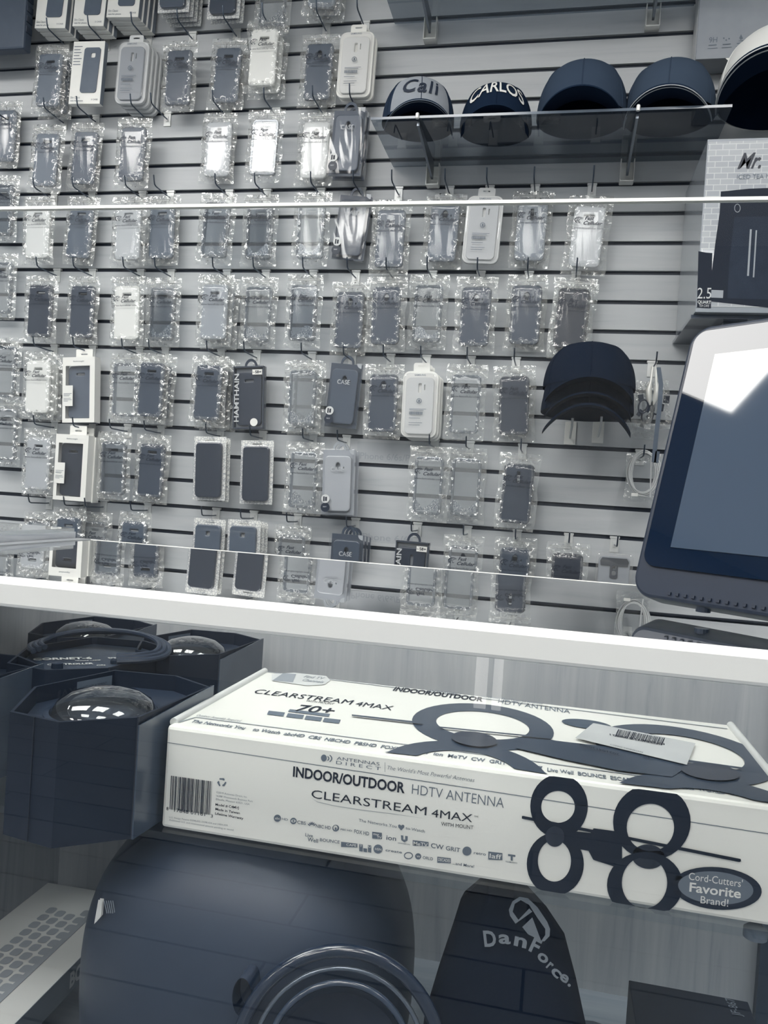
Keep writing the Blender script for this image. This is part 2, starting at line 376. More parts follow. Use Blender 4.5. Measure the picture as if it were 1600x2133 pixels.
def hook(k, x, where, plate_z=0):
    zg = GR(k) - .0045
    t = thing('peg_hook', where, 'hook', (x, YW, zg), 'wire peg hooks in the slatwall')
    a = link('wire', ME_WIRE, t); a.location = (0, -.002, -.014); link('back_plate', ME_PLATE, t)
    return t
def card_text(mb, lines, x0, z, w, h, Y, gap=1.5, **k):
    for s in lines: ink(mb, s, Vector((x0, Y, z)), Vector((x0 + w * (len(s) / max(len(q) for q in lines)), Y, z)), Vector((0, 0, h)), **k); z -= h * gap

PROTO = {}
def solid_part(key, fn):
    if key not in PROTO: PROTO[key] = fn()
    return PROTO[key]
def product(kind, P, roll, lab, sz=1.0, tn=.3, hole='wide', n=0, grp=None, mark=True, yaw=0.0, case_tilt=0):
    """P = bottom middle of the pack (world); built in local space with the pack's bottom at z=0, front towards -y"""
    names = {'bag': ('bagged_phone_case', 'phone case'), 'clear': ('bagged_phone_case', 'phone case'), 'glit': ('bagged_phone_case', 'phone case'), 'sam': ('phone_case_blister', 'phone case pack'),
             'casebox': ('phone_case_box', 'phone case box'), 'titan': ('phone_case_box', 'phone case box'), 'window': ('phone_case_box', 'phone case box'), 'card': ('phone_case_box', 'phone case box'),
             'lace': ('phone_case_card', 'phone case pack'), 'armor': ('phone_case_pack', 'phone case pack')}
    t = thing(names[kind][0], lab, names[kind][1], P, grp)
    t.rotation_euler = (0, roll, yaw); t.scale = (sz,) * 3
    if kind in ('bag', 'clear', 'glit'):
        if kind == 'bag': link('case', get_case(hole), t, plain(tn - .07 if tn < .5 else tn, .45, coat=.1, var=.03))
        else:
            link('case', get_case(hole), t, M_TINT if tn < .55 else M_CLEAR); link('rim', ME_RIM, t)
            if kind == 'glit': g_ = link('glitter_fill', ME_GLIT[n % 4], t); g_.location = (0, -.004, 0)
        if case_tilt:
            for c in t.children: c.rotation_euler = (0, case_tilt, 0)
        link('bag', ME_BAG[n % 5], t); link('zip_strip', ME_ZIP, t)
        if mark: link('printed_mark', ME_MARK, t)
    elif kind == 'sam':
        W, HH = .092, .172
        def tray():
            v, f = flatgeo([rrect(W, HH, .017)], .004, .0015); mb = MB().add([(x, y, z + HH / 2) for x, y, z in v], f)
            v, f = flatgeo([rrect(.044, .030, .006), rrect(.020, .004, .0019, 4, 0, .006)], .0007); mb.add([(x, y + .003, z + HH + .010) for x, y, z in v], f)
            return mb.mesh('tray', plain(.5), True)
        link('tray', solid_part('samtray', tray), t, plain(max(.84, min(1, tn + .1)), .3, var=.02))
        def inner():
            v, f = flatgeo([rrect(.071, .146, .011), rrect(.011, .027, .004, 4, 0, .046), rrect(.005, .017, .002, 3, .0125, .048)], .0035, .0015)
            return MB().add([(x, y - .007, z + HH / 2 - .004) for x, y, z in v], f).mesh('case', plain(.5), True)
        link('case', solid_part('samcase', inner), t, plain(tn, .45, var=.02))
        def cov():
            v, f = flatgeo([rrect(.083, .160, .014)], .0056, .002); return MB().add([(x, y - .0095, z + HH / 2 - .001) for x, y, z in v], f).mesh('blister', M_BLISTER, True)
        link('blister', solid_part('samcov', cov), t)
        def lab_():
            mb = MB(); Y = -.0178
            ink(mb, 'SAMSUNG', Vector((-.015, Y, HH - .0125)), Vector((.015, Y, HH - .0125)), Vector((0, 0, .0042)), .02)
            rnd = random.Random(3); x = -.025
            while x < .010: w = rnd.choice((.0006, .0011, .0016)); mb.box(x, x + w, Y, Y + .0003, .058, .0655); x += w + rnd.choice((.0006, .001))
            for zz, w in ((.072, .045), (.069, .038), (.048, .03), (.036, .036), (.030, .03)): mb.box(-.025, -.025 + w, Y, Y + .0002, zz, zz + .0011)
            mb.add(*flatgeo([ellipse(.0068, .0068, 24), ellipse(.0052, .0052, 24)]), M=Matrix.Translation((0, Y, .094)))
            mb.box(-.002, .002, Y, Y + .0002, .0905, .0975); return mb.mesh('label_print', M_INK2)
        link('label_print', solid_part('samlab', lab_), t)
    elif kind in ('casebox', 'titan'):
        W, HH, D = (.094, .178, .022)
        tit = kind == 'titan'
        def shell():
            mb = MB().box(-W / 2, W / 2, -D, 0, 0, HH); return mb.mesh('box_shell', M_BOXFILM, False, .0015)
        link('box_shell', solid_part('cbshell', shell), t)
        def back():
            mb = MB().box(-W / 2 + .002, W / 2 - .002, -.004, -.001, .002, HH - .002)
            v, f = flatgeo([ellipse(.019, .019, 28, 0, 0, 0, pi) + ellipse(.013, .013, 28, 0, 0, 0, pi)[::-1]], .0012); mb.add([(x, y - .002, z * 1.25 + HH - .002) for x, y, z in v], f)
            if tit:
                for x in (-W / 2 + .002, W / 2 - .005): mb.box(x, x + .003, -D + .001, -.004, .002, HH - .002)
                mb.box(-W / 2 + .002, W / 2 - .002, -D + .001, -.004, .002, .006); mb.box(-W / 2 + .002, W / 2 - .002, -D + .001, -.004, HH - .006, HH - .002)
            return mb.mesh('backing_card', plain(.5))
        link('backing_card', solid_part('cbback%d' % tit, back), t, plain(.14 if tit else max(.2, tn - .1), .5, var=.02))
        if tit: link('tray', solid_part('ttray', lambda: MB().box(-W / 2 + .006, W / 2 - .006, -.0065, -.0045, .007, HH - .007).mesh('tray', plain(.62, .4))), t)
        c = link('case', get_case(hole), t, plain(.12 if tit else tn - .05, .35, coat=.3, var=.03)); c.location = (0, -.011, .014); c.scale = (.95, .9, .97)
        if tit:
            def tp():
                mb = MB(); s = 'HAMTHAIN'; v, f = textgeo(s, .02); x1 = max(x for x, y in v); Y = -D - .0004
                mb.add([(-W / 2 + .006 + .015 * (1 - y / .7) * .9, Y, .02 + x / x1 * .135) for x, y in v], f); return mb.mesh('side_print', plain(.78, .4, var=0))
            link('side_print', solid_part('tprint', tp), t)
            st = link('size_sticker', solid_part('tst', lambda: MB().box(.012, .040, -D - .0009, -D - .0002, HH - .026, HH - .012).mesh('size_sticker', M_WHITE)), t)
            def sp(txt):
                mb = MB(); Y = -D - .0012; ink(mb, txt, Vector((.020, Y, HH - .0225)), Vector((.038, Y, HH - .0225)), Vector((0, 0, .0075)), .03); ink(mb, 'For', Vector((.0135, Y, HH - .0215)), Vector((.0185, Y, HH - .0215)), Vector((0, 0, .0035)), .01); return mb.mesh('sticker_print', M_INK)
            q = link('sticker_print', solid_part('tsp' + str(n), lambda: sp('S9+' if n == 2 else 'S8+')), t)
            rd = link('round_sticker', solid_part('trd', lambda: MB().add(*flatgeo([ellipse(.011, .011, 28, .018, .020)], .0002), M=Matrix.Translation((0, -D - .0006, 0))).mesh('round_sticker', M_WHITE)), t)
        else:
            def cp():
                mb = MB(); Y = -D - .0005; ink(mb, 'CASE', Vector((-.018, Y, .118)), Vector((.018, Y, .118)), Vector((0, 0, .0125)), -.012); ink(mb, 'CASE', Vector((-.0165, Y, .1188)), Vector((.0165, Y, .1188)), Vector((0, 0, .0105)), .0)
                ink(mb, 'BEST', Vector((-.036, Y - .0002, .021)), Vector((-.026, Y - .0002, .021)), Vector((0, 0, .003)), .02)
                return mb.mesh('front_print', plain(.72, .4, var=0))
            link('front_print', solid_part('cprint', cp), t)
            def r1(): mb = MB().add(*flatgeo([ellipse(.0115, .0115, 28, -.030, .044)], .0002), M=Matrix.Translation((0, -D - .0008, 0))); return mb.mesh('round_sticker', plain(.85, .4, var=0))
            def r2(): mb = MB().add(*flatgeo([ellipse(.0125, .0125, 28, -.030, .021)], .0002), M=Matrix.Translation((0, -D - .0004, 0))); return mb.mesh('round_sticker', plain(.1, .4, var=0))
            def r3():
                mb = MB(); Y = -D - .0011; mb.box(-.036, -.032, Y, Y + .0002, .037, .050); mb.box(-.0305, -.0255, Y, Y + .0002, .038, .049); return mb.mesh('sticker_print', M_INK)
            def r4():
                mb = MB().add(*flatgeo([ellipse(.013, .013, 24, W / 2, HH, pi, 1.5 * pi) + [(W / 2, HH)]], .0002), M=Matrix.Translation((-.0015, -D - .0005, -.0015))); return mb.mesh('corner_sticker', plain(.7, .4, var=0))
            for nm, fn, kk in (('round_sticker', r1, 'cr1'), ('round_sticker', r2, 'cr2'), ('sticker_print', r3, 'cr3'), ('corner_sticker', r4, 'cr4')): link(nm, solid_part(kk, fn), t)
    elif kind == 'window':
        W, HH, D = .104, .190, .03
        def shell():
            v, f = flatgeo([rrect(W, HH, .001), [(-.042, -.083), (.036, -.083), (.036, .070), (-.042, .070)][::-1]], .0006); mb = MB().add([(x, y - D, z + HH / 2) for x, y, z in v], f)
            mb.box(-W / 2, -W / 2 + .001, -D, 0, 0, HH); mb.box(W / 2 - .001, W / 2, -D, 0, 0, HH); mb.box(-W / 2, W / 2, -D, 0, HH - .001, HH); mb.box(-W / 2, W / 2, -D, 0, .009, .010)
            v, f = flatgeo([rrect(.054, .030, .003), rrect(.022, .004, .0019, 4, 0, 0)], .0006); mb.add([(x, y - .002, z + HH + .013) for x, y, z in v], f)
            mb.box(-W / 2 + .001, -.018, -D - .0016, -D - .0006, .048, .108)
            return mb.mesh('carton', M_WHITE)
        link('carton', solid_part('wshell', shell), t)
        link('base_band', solid_part('wbase', lambda: MB().box(-W / 2 + .0005, W / 2 - .0005, -D + .0005, -.0005, -.001, .009).mesh('base_band', plain(.22, .4))), t)
        c = link('case', get_case('wide'), t, plain(tn, .4)); c.location = (-.003, -.012, .016)
        link('window_film', solid_part('wfilm', lambda: MB().box(-.043, .037, -D + .0012, -D + .0018, .010, .167).mesh('window_film', M_BOXFILM)), t)
        def pr_():
            mb = MB(); Y = -D - .0009; ink(mb, 'featherweight', Vector((-.018, Y, HH - .014)), Vector((.018, Y, HH - .014)), Vector((0, 0, .004)), 0, .3)
            Y = -D - .002
            for zz, w in ((.084, .026), (.080, .021), (.077, .018), (.070, .023), (.066, .026), (.062, .014)): mb.box(-.047, -.047 + w, Y, Y + .0002, zz, zz + .0012)
            return mb.mesh('front_print', M_INK2)
        link('front_print', solid_part('wprint', pr_), t)
    elif kind == 'card':
        W, HH, D = .100, .178, .018
        link('carton', solid_part('kshell', lambda: MB().box(-W / 2, W / 2, -D, 0, 0, HH).mesh('carton', plain(.97, .25, var=.05, coat=.4), False, .0006)), t)
        link('side_wrap', solid_part('kside', lambda: MB().box(W / 2 - .0003, W / 2 + .0006, -D + .001, -.001, .001, HH - .001).mesh('side_wrap', plain(.5, .4))), t)
        def pic():
            v, f = flatgeo([rrect(.052, .128, .008), rrect(.014, .014, .004, 4, .004, .042)], .0009); return MB().add([(x + .012 - z * -.04, y - D - .0012, z + HH / 2 + .006) for x, y, z in v], f).mesh('case_picture', plain(.34, .4))
        link('case_picture', solid_part('kpic', pic), t)
        def pr_():
            mb = MB(); Y = -D - .0006; ink(mb, 'Slim Classic', Vector((-.045, Y, .015)), Vector((-.014, Y, .015)), Vector((0, 0, .006)), .0); ink(mb, 'case for phone', Vector((-.045, Y, .007)), Vector((-.004, Y, .007)), Vector((0, 0, .0035)), .02); return mb.mesh('title_print', M_INK2)
        def pr2_():
            mb = MB(); Y = -D - .0006; ink(mb, 'S CASE', Vector((.022, Y, .010)), Vector((.043, Y, .010)), Vector((0, 0, .004)), .01); return mb.mesh('maker_print', M_INK2)
        def pr3_():
            mb = MB(); Y = -D - .0006
            for k in range(7): mb.box(-.046, -.046 + (.026, .02, .024, .018, .026, .022, .024)[k], Y, Y + .0002, HH - .016 - k * .0085, HH - .014 - k * .0085)
            return mb.mesh('text_lines', M_INK2)
        link('title_print', solid_part('kprint', pr_), t); link('maker_print', solid_part('kprint2', pr2_), t); link('text_lines', solid_part('kprint3', pr3_), t)
    elif kind == 'lace':
        W, HH = .096, .178
        def brd():
            v, f = flatgeo([rrect(W, HH, .002), rrect(.03, .005, .002, 4, 0, HH / 2 - .010)], .0008, .0003); return MB().add([(x, y, z + HH / 2) for x, y, z in v], f).mesh('backing_card', M_LACE)
        link('backing_card', solid_part('lboard', brd), t)
        c = link('case', get_case('square' if tn > .3 else 'none'), t, plain(tn, .3, coat=.5)); c.location = (0, -.0068, .011)
        def cov():
            v, f = flatgeo([rrect(.082, .157, .010)], .0068, .002); return MB().add([(x, y - .0094, z + .084) for x, y, z in v], f).mesh('blister', M_BOXFILM, True)
        link('blister', solid_part('lcov', cov), t)
    elif kind == 'armor':
        link('case', get_case('tall'), t, plain(.62, .45))
        def cap():
            v, f = flatgeo([[(-.035, .139), (-.033, .128), (.033, .128), (.035, .139), (.030, .1475), (-.030, .1475)]], .0014, .0004); mb = MB().add([(x, y - .0065, z) for x, y, z in v], f)
            v, f = flatgeo([rrect(.019, .040, .004, 4, 0, .116), rrect(.011, .012, .004, 4, 0, .125), rrect(.011, .012, .004, 4, 0, .109)], .0014, .0004); mb.add([(x, y - .0066, z) for x, y, z in v], f)
            return mb.mesh('black_trim', plain(.08, .4))
        link('black_trim', cap(), t)
        v, f = flatgeo([rrect(.086, .164, .012)], .0062, .003); link('blister', MB().add([(x, y - .004, z + .076) for x, y, z in v], f).mesh('blister', M_BLISTER, True), t)
    return t
m, nt, b = nodes('lace_card')
tc = nt.nodes.new('ShaderNodeTexCoord'); vo = nt.nodes.new('ShaderNodeTexVoronoi'); vo.inputs['Scale'].default_value = 130; vo.feature = 'DISTANCE_TO_EDGE'
r = nt.nodes.new('ShaderNodeValToRGB'); r.color_ramp.elements[0].color = tone(.62); r.color_ramp.elements[1].color = tone(.95); r.color_ramp.elements[1].position = .12
nt.links.new(tc.outputs['Object'], vo.inputs['Vector']); nt.links.new(vo.outputs[0], r.inputs[0]); nt.links.new(r.outputs[0], b.inputs['Base Color']); b.inputs['Roughness'].default_value = .4
M_LACE = m

def tword(t): return 'black' if t < .18 else 'dark grey' if t < .36 else 'mid grey' if t < .55 else 'light grey' if t < .8 else 'white'
# row: groove, then (kind, centre u, centre v, height of the case or pack in px or 0, tone, hole, roll deg, copies behind)
ROWS = {
 12: [('card', 118, 2, 0, 0, '', 3, 2), ('card', 197, -3, 0, 0, '', 3, 2), ('card', 268, -22, 0, 0, '', 3, 3), ('lace', 366, -40, 0, .3, '', 1, 3), ('lace', 470, -28, 0, .2, '', 1, 1), ('glit', 570, -2, 0, .7, 'wide', 1, 0), ('bag', 675, -42, 0, .5, 'wide', 2, 1)],
 9: [('bag', 104, 168, 0, .45, 'wide', 2, 1), ('card', 188, 158, 0, 0, '', 2, 0), ('sam', 277, 154, 0, .60, '', 2, 3), ('bag', 373, 163, 0, .33, 'wide', 0, 0), ('bag', 474, 158, 0, .38, 'wide', 2, 0), ('bag', 549, 121, 0, .97, 'wide', 1, 1), ('bag', 664, 151, 0, .36, 'heart', 1, 0), ('sam', 741, 137, 0, .93, '', 1, 1)],
 6: [('bag', 10, 284, 0, .4, 'wide', 1, 0), ('bag', 97, 334, 0, .47, 'wide', 2.5, 0), ('bag', 177, 330, 0, .36, 'wide', 2.5, 0), ('bag', 277, 322, 0, .33, 'none', 1, 0), ('bag', 455, 312, 0, .72, 'square', 1, 0), ('glit', 551, 308, 0, .8, 'wide', 1, 0), ('bag', 657, 314, 0, .86, 'heart', 1, 0), ('casebox', 725, 300, 0, .36, 'heart', 2, 1)],
 3: [('clear', 5, 438, 0, .4, 'wide', 1, 0), ('bag', 80, 484, 0, .88, 'wide', -1, 0), ('bag', 168, 484, 0, .40, 'wide', 3, 0), ('bag', 268, 486, 0, .74, 'wide', -1, 0), ('bag', 338, 484, 0, .42, 'wide', -1, 0), ('clear', 450, 480, 0, .4, 'wide', 2, 0), ('glit', 541, 484, 0, .5, 'wide', 0, 0), ('glit', 648, 481, 0, .8, 'wide', 0, 0), ('casebox', 734, 476, 0, .25, 'heart', 5, 0), ('bag', 813, 498, 0, .36, 'none', 0, 0), ('bag', 924, 485, 0, .42, 'heart', 2, 0), ('sam', 1006, 480, 0, .76, '', 2, 0), ('bag', 1106, 482, 0, .50, 'tall', 1, 0), ('bag', 1223, 494, 0, .74, 'wide', 3, 0)],
 0: [('clear', 2, 600, 0, .8, 'wide', 0, 0), ('bag', 85, 648, 0, .22, 'wide', 0, 0), ('bag', 172, 650, 0, .26, 'wide', 0, 0), ('bag', 265, 652, 0, .93, 'wide', -2, 0), ('glit', 339, 654, 0, .5, 'wide', -1, 0), ('bag', 447, 650, 0, .62, 'wide', 0, 1), ('glit', 538, 655, 0, .7, 'wide', 0, 0), ('glit', 632, 652, 0, .4, 'none', 0, 0), ('bag', 728, 667, 0, .30, 'heart', 0, 0), ('bag', 804, 658, 0, .30, 'heart', -1, 0), ('glit', 891, 654, 0, .75, 'tall', 0, 0), ('bag', 990, 660, 0, .30, 'heart', 0, 0), ('bag', 1095, 656, 0, .30, 'heart', 0, 0), ('bag', 1190, 664, 0, .10, 'wallet', 3, 1)],
 -3: [('clear', 10, 775, 0, .9, 'wide', 1, 0), ('bag', 80, 806, 0, .93, 'wide', -1, 1), ('window', 176, 815, 0, .4, '', -3, 0), ('clear', 262, 812, 0, .9, 'wide', -1, 0), ('bag', 315, 812, 0, .30, 'wide', 1, 1), ('bag', 434, 818, 0, .30, 'wide', 1, 2), ('titan', 523, 830, 0, .2, 'wide', -3, 0), ('glit', 630, 830, 0, .92, 'none', -1, 1), ('casebox', 717, 825, 0, .33, 'heart', 3, 0), ('bag', 798, 840, 0, .28, 'heart', -1, 0), ('sam', 875, 843, 0, .84, '', -1, 2), ('clear', 969, 842, 0, .75, 'tall', 0, 0), ('bag', 1071, 845, 0, .2, 'none', -3, 0)],
 -6: [('clear', 12, 905, 0, .9, 'wide', 0, 0), ('bag', 80, 966, 0, .72, 'wide', 0, 0), ('window', 160, 975, 0, .1, '', 0, 1), ('clear', 237, 975, 0, .5, 'wide', -1, 0), ('bag', 316, 980, 0, .28, 'wide', 1, 0), ('lace', 437, 976, 0, .10, '', -2, 1), ('lace', 535, 984, 0, .10, '', -2, 0), ('glit', 632, 1000, 0, .8, 'none', 0, 0), ('casebox', 706, 1005, 0, .75, 'heart', -2, 1), ('glit', 892, 1012, 0, .9, 'none', 0, 0), ('glit', 970, 1015, 0, .8, 'none', 0, 0), ('bag', 1077, 1028, 0, .25, 'tall', 2, 0)],
 -9: [('clear', 82, 1138, 0, .85, 'wide', -1, 0), ('bag', 143, 1132, 0, .35, 'wide', -1, 0), ('clear', 196, 1140, 0, .7, 'wide', 0, 0), ('bag', 278, 1142, 0, .38, 'wide', 1, 0), ('lace', 434, 1146, 0, .36, '', 0, 0), ('lace', 507, 1150, 0, .36, '', -1, 2), ('clear', 606, 1172, 0, .65, 'none', 0, 0), ('casebox', 722, 1180, 0, .33, 'heart', 0, 2), ('titan', 857, 1195, 0, .2, 'tall', 1, 0), ('clear', 962, 1198, 0, .6, 'heart', 0, 0), ('bag', 1070, 1202, 0, .32, 'heart', 0, 0), ('bag', 1179, 1215, 0, .15, 'none', 0, 0), ('armor', 1276, 1222, 0, .6, 'tall', 0, 0)],
}
HALF = {'bag': .074, 'clear': .074, 'glit': .074, 'sam': .086, 'casebox': .089, 'titan': .089, 'window': .095, 'card': .089, 'lace': .089, 'armor': .074}
LOOK = {'bag': '%s phone case in a clear zip bag', 'clear': 'see-through phone case in a clear zip bag', 'glit': 'see-through glitter phone case in zip bag', 'sam': '%s phone case in rounded hang-tab blister', 'casebox': 'clear hanging box around %s phone case', 'titan': 'black-framed box with black phone case and size sticker',
        'window': 'white window carton showing a %s case', 'card': 'white carton printed with dark phone case', 'lace': '%s phone case on patterned pale card', 'armor': 'grey phone case with black top trim'}
cnt = 0
for k, items in ROWS.items():
    for i, (kind, u, v, hp, tn, hole, roll, cop) in enumerate(items):
        if kind in ('clear', 'glit', 'bag') and hole == '': hole = 'none'
        Yh = YW - (.040 if (i % 2 == 0 and cop < 1) else .068)
        C = at(u, v, Yh); rl = radians(roll)
        pos = C + Vector((-sin(rl) * HALF[kind], 0, -cos(rl) * HALF[kind]))
        w = tword(tn); look = LOOK[kind] % w if '%s' in LOOK[kind] else LOOK[kind]
        lab = '%s, %s from left, %s' % (look, ORD[i], ROWN[k])
        sz = 1.0
        product(kind, pos, rl, lab, sz, tn, hole or 'none', cnt, {'bag': 'bagged cases on the wall', 'clear': 'bagged cases on the wall', 'glit': 'bagged cases on the wall'}.get(kind, 'boxed and carded cases on the wall'), mark=not (kind == 'glit' and cnt % 4 == 2))
        if kind == 'titan' and k == -9: pass
        step = {'card': .0195, 'sam': .0165, 'lace': .0175, 'casebox': .023, 'titan': .023, 'window': .031}.get(kind, .030)
        for c in range(1, cop + 1):
            if Yh + step * c > YW - .004: break
            q = pos + Vector((.004 * c, step * c, -.003 * c)) 
            product(kind, q, rl, '%s, %s layer behind the %s front pack, %s' % ('white carton' if kind == 'card' else w + ' case pack', ORD[c - 1], ORD[i], ROWN[k]),
                    sz, tn, hole or 'none', cnt + c, 'packs hanging behind the front ones', mark=False)
        # the peg hook: its wire passes through the hang hole at the top
        hx = C.x + sin(rl) * HALF[kind] * 1.25
        hook(k, hx, 'wire peg hook carrying the %s pack from left, %s' % (ORD[i], ROWN[k]))
        cnt += 1
for (u, v, k, s) in ((350, 236, 6, 'empty wire peg hook right of the dark streaky case, %s' % ROWN[6]), (338, 402, 3, 'empty wire peg hook just above the fifth case of %s' % ROWN[3])):
    P = at(u, v, YW)
    if k == 6: hook(k, P.x, s)

# ================================================================== WALL SHELVES, HATS, BOXES
def wall_shelf(z, x0, x1, yf, brx, label, blab):
    s = thing('glass_shelf', label, 'shelf', ((x0 + x1) / 2, YW, z), 'glass shelves on the slatwall')
    MB().box(x0, x1, yf, YW - .004, z - .006, z).build('glass_plate', glassy('shelf_plate', (.74, .78, .82), 1.5, rough=.02, haze=.26, haze_t=.42), s)  # grey haze in the plate stands in for the glass reflecting the wall
    MB().box(x0, x1, yf - .001, yf, z - .006, z).build('front_edge', plain(.42, .15), s)
    for i, u in enumerate(brx):
        b = thing('shelf_bracket', blab[i], 'bracket', (u, YW, z - .03), 'chrome shelf brackets')
        m_ = MB()
        for a in (-1, 1): m_.box(u + a * .0165 - .0012, u + a * .0165 + .0012, YW - .030, YW - .002, z - .064, z - .008)
        m_.box(u - .0165, u + .0165, YW - .004, YW - .002, z - .064, z - .008); m_.box(u - .0165, u + .0165, YW - .03, YW - .002, z - .0655, z - .063)
        m_.build('wall_channel', M_CHROME, b)
        y0, y1 = YW - .03, yf + .012; v = []
        for x in (u - .003, u + .003): v += [(x, y0, z - .0075), (x, y0, z - .052), (x, y1, z - .018), (x, y1 - .006, z + .004), (x, y1, z - .0075)]
        MB().add(v, [(0, 1, 2, 4), (9, 7, 6, 5), (0, 5, 6, 1), (1, 6, 7, 2), (4, 9, 5, 0), (2, 7, 9, 4)]).build('arm', plain(.55, .3, metal=.8), b)
        MB().lathe([(.0045, -.008), (.0045, .003), (.003, .005)], 12, Matrix.Translation((u, yf - .004, z))).build('tip_pin', M_CHROME, b)
ZH = H + .909
wall_shelf(ZH, -.4985, .318, 1.884, [at(905, 360, YW).x, at(1306, 350, YW).x], 'glass wall shelf carrying the row of caps', ['polished bracket under the cap shelf, nearer the grey lettered cap', 'polished bracket under the cap shelf, nearer the tea maker box'])
wall_shelf(H + 1.299, -.52, .255, 1.884, [at(900, 60, YW).x, at(1358, 50, YW).x], 'dark-looking glass shelf cut by the top of the picture', ['left bracket of the topmost glass shelf', 'right bracket of the topmost glass shelf'])

def crown_pt(th, s, a=.086, b=.098, h=.118):
    """th: angle from the front, s: 0 rim .. 1 top"""
    ph = s * pi / 2; r = max(0, cos(ph)) ** .70; z = h * sin(ph) ** .92
    fr = .5 + .5 * cos(th)
    return Vector((a * r * sin(th), -b * r * cos(th) * (1 - .08 * s * (1 - fr)), z * (1 + .05 * fr * sin(pi * s))))
def cap_meshes():
    n, mm = 48, 18; mb = MB(); v = []; f = []
    for j in range(mm + 1):
        for i in range(n):
            th = 2 * pi * i / n; p = crown_pt(th, j / mm)
            g = .0012 * max(0, 1 - abs(((th * 6 / (2 * pi)) % 1) - .5) * -8 - 4.0) if False else 0
            v.append(p)
    for j in range(mm):
        for i in range(n): f.append((j * n + i, j * n + (i + 1) % n, (j + 1) * n + (i + 1) % n, (j + 1) * n + i))
    v2 = [Vector((p.x * .975, p.y * .975, p.z * .975)) for p in v]; N = len(v)
    f2 = [tuple(q + N for q in g[::-1]) for g in f]; rimf = [(i, i + N, (i + 1) % n + N, (i + 1) % n) for i in range(n)]
    crown = MB().add(v, f).mesh('crown', plain(.2), True); global LINING; LINING = MB().add(v2, [g[::-1] for g in f]).mesh('lining', plain(.04, 1.0, spec=.02), True)
    seams = MB()
    for k in range(6):
        th = 2 * pi * (k + .0) / 6; seams.tube([crown_pt(th, s / 14) * 1.004 for s in range(15)], .0011, 5)
    seams = seams.mesh('seam', plain(.2), True)
    nu, nv = 30, 8; v = []; f = []
    def br(u, t):
        a = radians(68) * u; ix, iy = .086 * sin(a), -.098 * cos(a)
        L = .072 * (1 - abs(u) ** 3.2); x = ix * (1 + .10 * t * (1 - abs(u) ** 4)); y = iy - L * t
        return Vector((x, y, -.034 * (x / .08) ** 2 - .006 * t * (1 - u * u)))
    for side in (0, 1):
        for j in range(nv + 1):
            for i in range(nu + 1): p = br(i / nu * 2 - 1, j / nv); v.append(p + Vector((0, 0, -.003 * side)))
    M_ = (nu + 1) * (nv + 1)
    for side in (0, 1):
        for j in range(nv):
            for i in range(nu):
                a = side * M_ + j * (nu + 1) + i; q = (a, a + 1, a + nu + 2, a + nu + 1); f.append(q if side else q[::-1])
    for i in range(nu): a = nv * (nu + 1) + i; f.append((a, a + 1, a + 1 + M_, a + M_))
    brim = MB().add(v, f).mesh('brim', plain(.2), True)
    pipe = MB()
    for k in (.97, .80): pipe.tube([br(i / 30 * 1.96 - .98, k) + Vector((0, -.001, -.0035)) for i in range(31)], .0011, 5)
    pipe = pipe.mesh('piping', plain(.2), True)
    btn = MB().lathe([(.0001, .006), (.005, .005), (.0075, .001), (.007, -.002)], 16, Matrix.Translation((0, 0, .1195)), cap=False).mesh('button', plain(.2), True)
    return crown, seams, brim, btn, pipe
CAPM = cap_meshes()
def cap(label, P, s, t_crown, t_brim, yaw=0, pitch=0, group=None, roll=0, t_pipe=None, hz=1, wx=1.24, bz=1):
    t = thing('baseball_cap', label, 'cap', P, group); t.scale = (s * wx, s * 1.06, s * hz * 1.04); link('lining', LINING, t); t.rotation_euler = (pitch, roll, yaw)
    fab = lambda q: plain(q * .82 - .02 if q < .5 else q, 1.0, spec=.04, var=.02)
    link('crown', CAPM[0], t, fab(t_crown)); link('seam', CAPM[1], t, fab(t_crown - .03)); link('brim', CAPM[2], t, fab(t_brim)).scale = (1, 1, bz); link('button', CAPM[3], t, fab(t_crown - .02))
    if t_pipe is not None: link('piping', CAPM[4], t, plain(t_pipe, .5))
    return t
def cap_text(t, s, w, zlo, h, mat, bold=.02, shear=0, arch=0, name='lettering', x0=0, space=1):
    v, f = textgeo(s, bold, shear, space); bm = bmesh.new(); vs = [bm.verts.new((x, y, 0)) for x, y in v]
    for q in f:
        try: bm.faces.new([vs[i] for i in q])
        except ValueError: pass
    bmesh.ops.triangulate(bm, faces=bm.faces[:])
    for _ in range(3):
        lg = [e for e in bm.edges if e.calc_length() > .12]
        if lg: bmesh.ops.subdivide_edges(bm, edges=lg, cuts=1); bmesh.ops.triangulate(bm, faces=bm.faces[:])
    bm.verts.index_update(); v = [(p.co.x, p.co.y) for p in bm.verts]; f = [tuple(w.index for w in q.verts) for q in bm.faces]; bm.free()
    a = min(x for x, y in v); b = max(x for x, y in v); out = []
    for x, y in v:
        xx = ((x - a) / (b - a) - .5) * w + x0; th = xx / .09; ss = zlo + y / CAPH * h - arch * (xx / w * 2) ** 2
        out.append(crown_pt(th, ss) * 1.025)
    o = link(name, MB().add(out, f).mesh(name, mat), t)
def hatpos(u, v, Y): return at(u, v, Y)
hx = at(868, 235, 1.985).x
c = cap('grey-fronted cap with dark brim and cursive Cali lettering on the glass shelf', (hx, 2.01, ZH + .034), .86, .26, .16, radians(14), 0, 'caps in a row on the glass shelf', t_pipe=.5)
fv = []; 
nfp = 24
for j in range(11):
    for i in range(nfp + 1): fv.append(crown_pt(radians(-52 + 104 * i / nfp), .02 + .80 * j / 10) * 1.006)
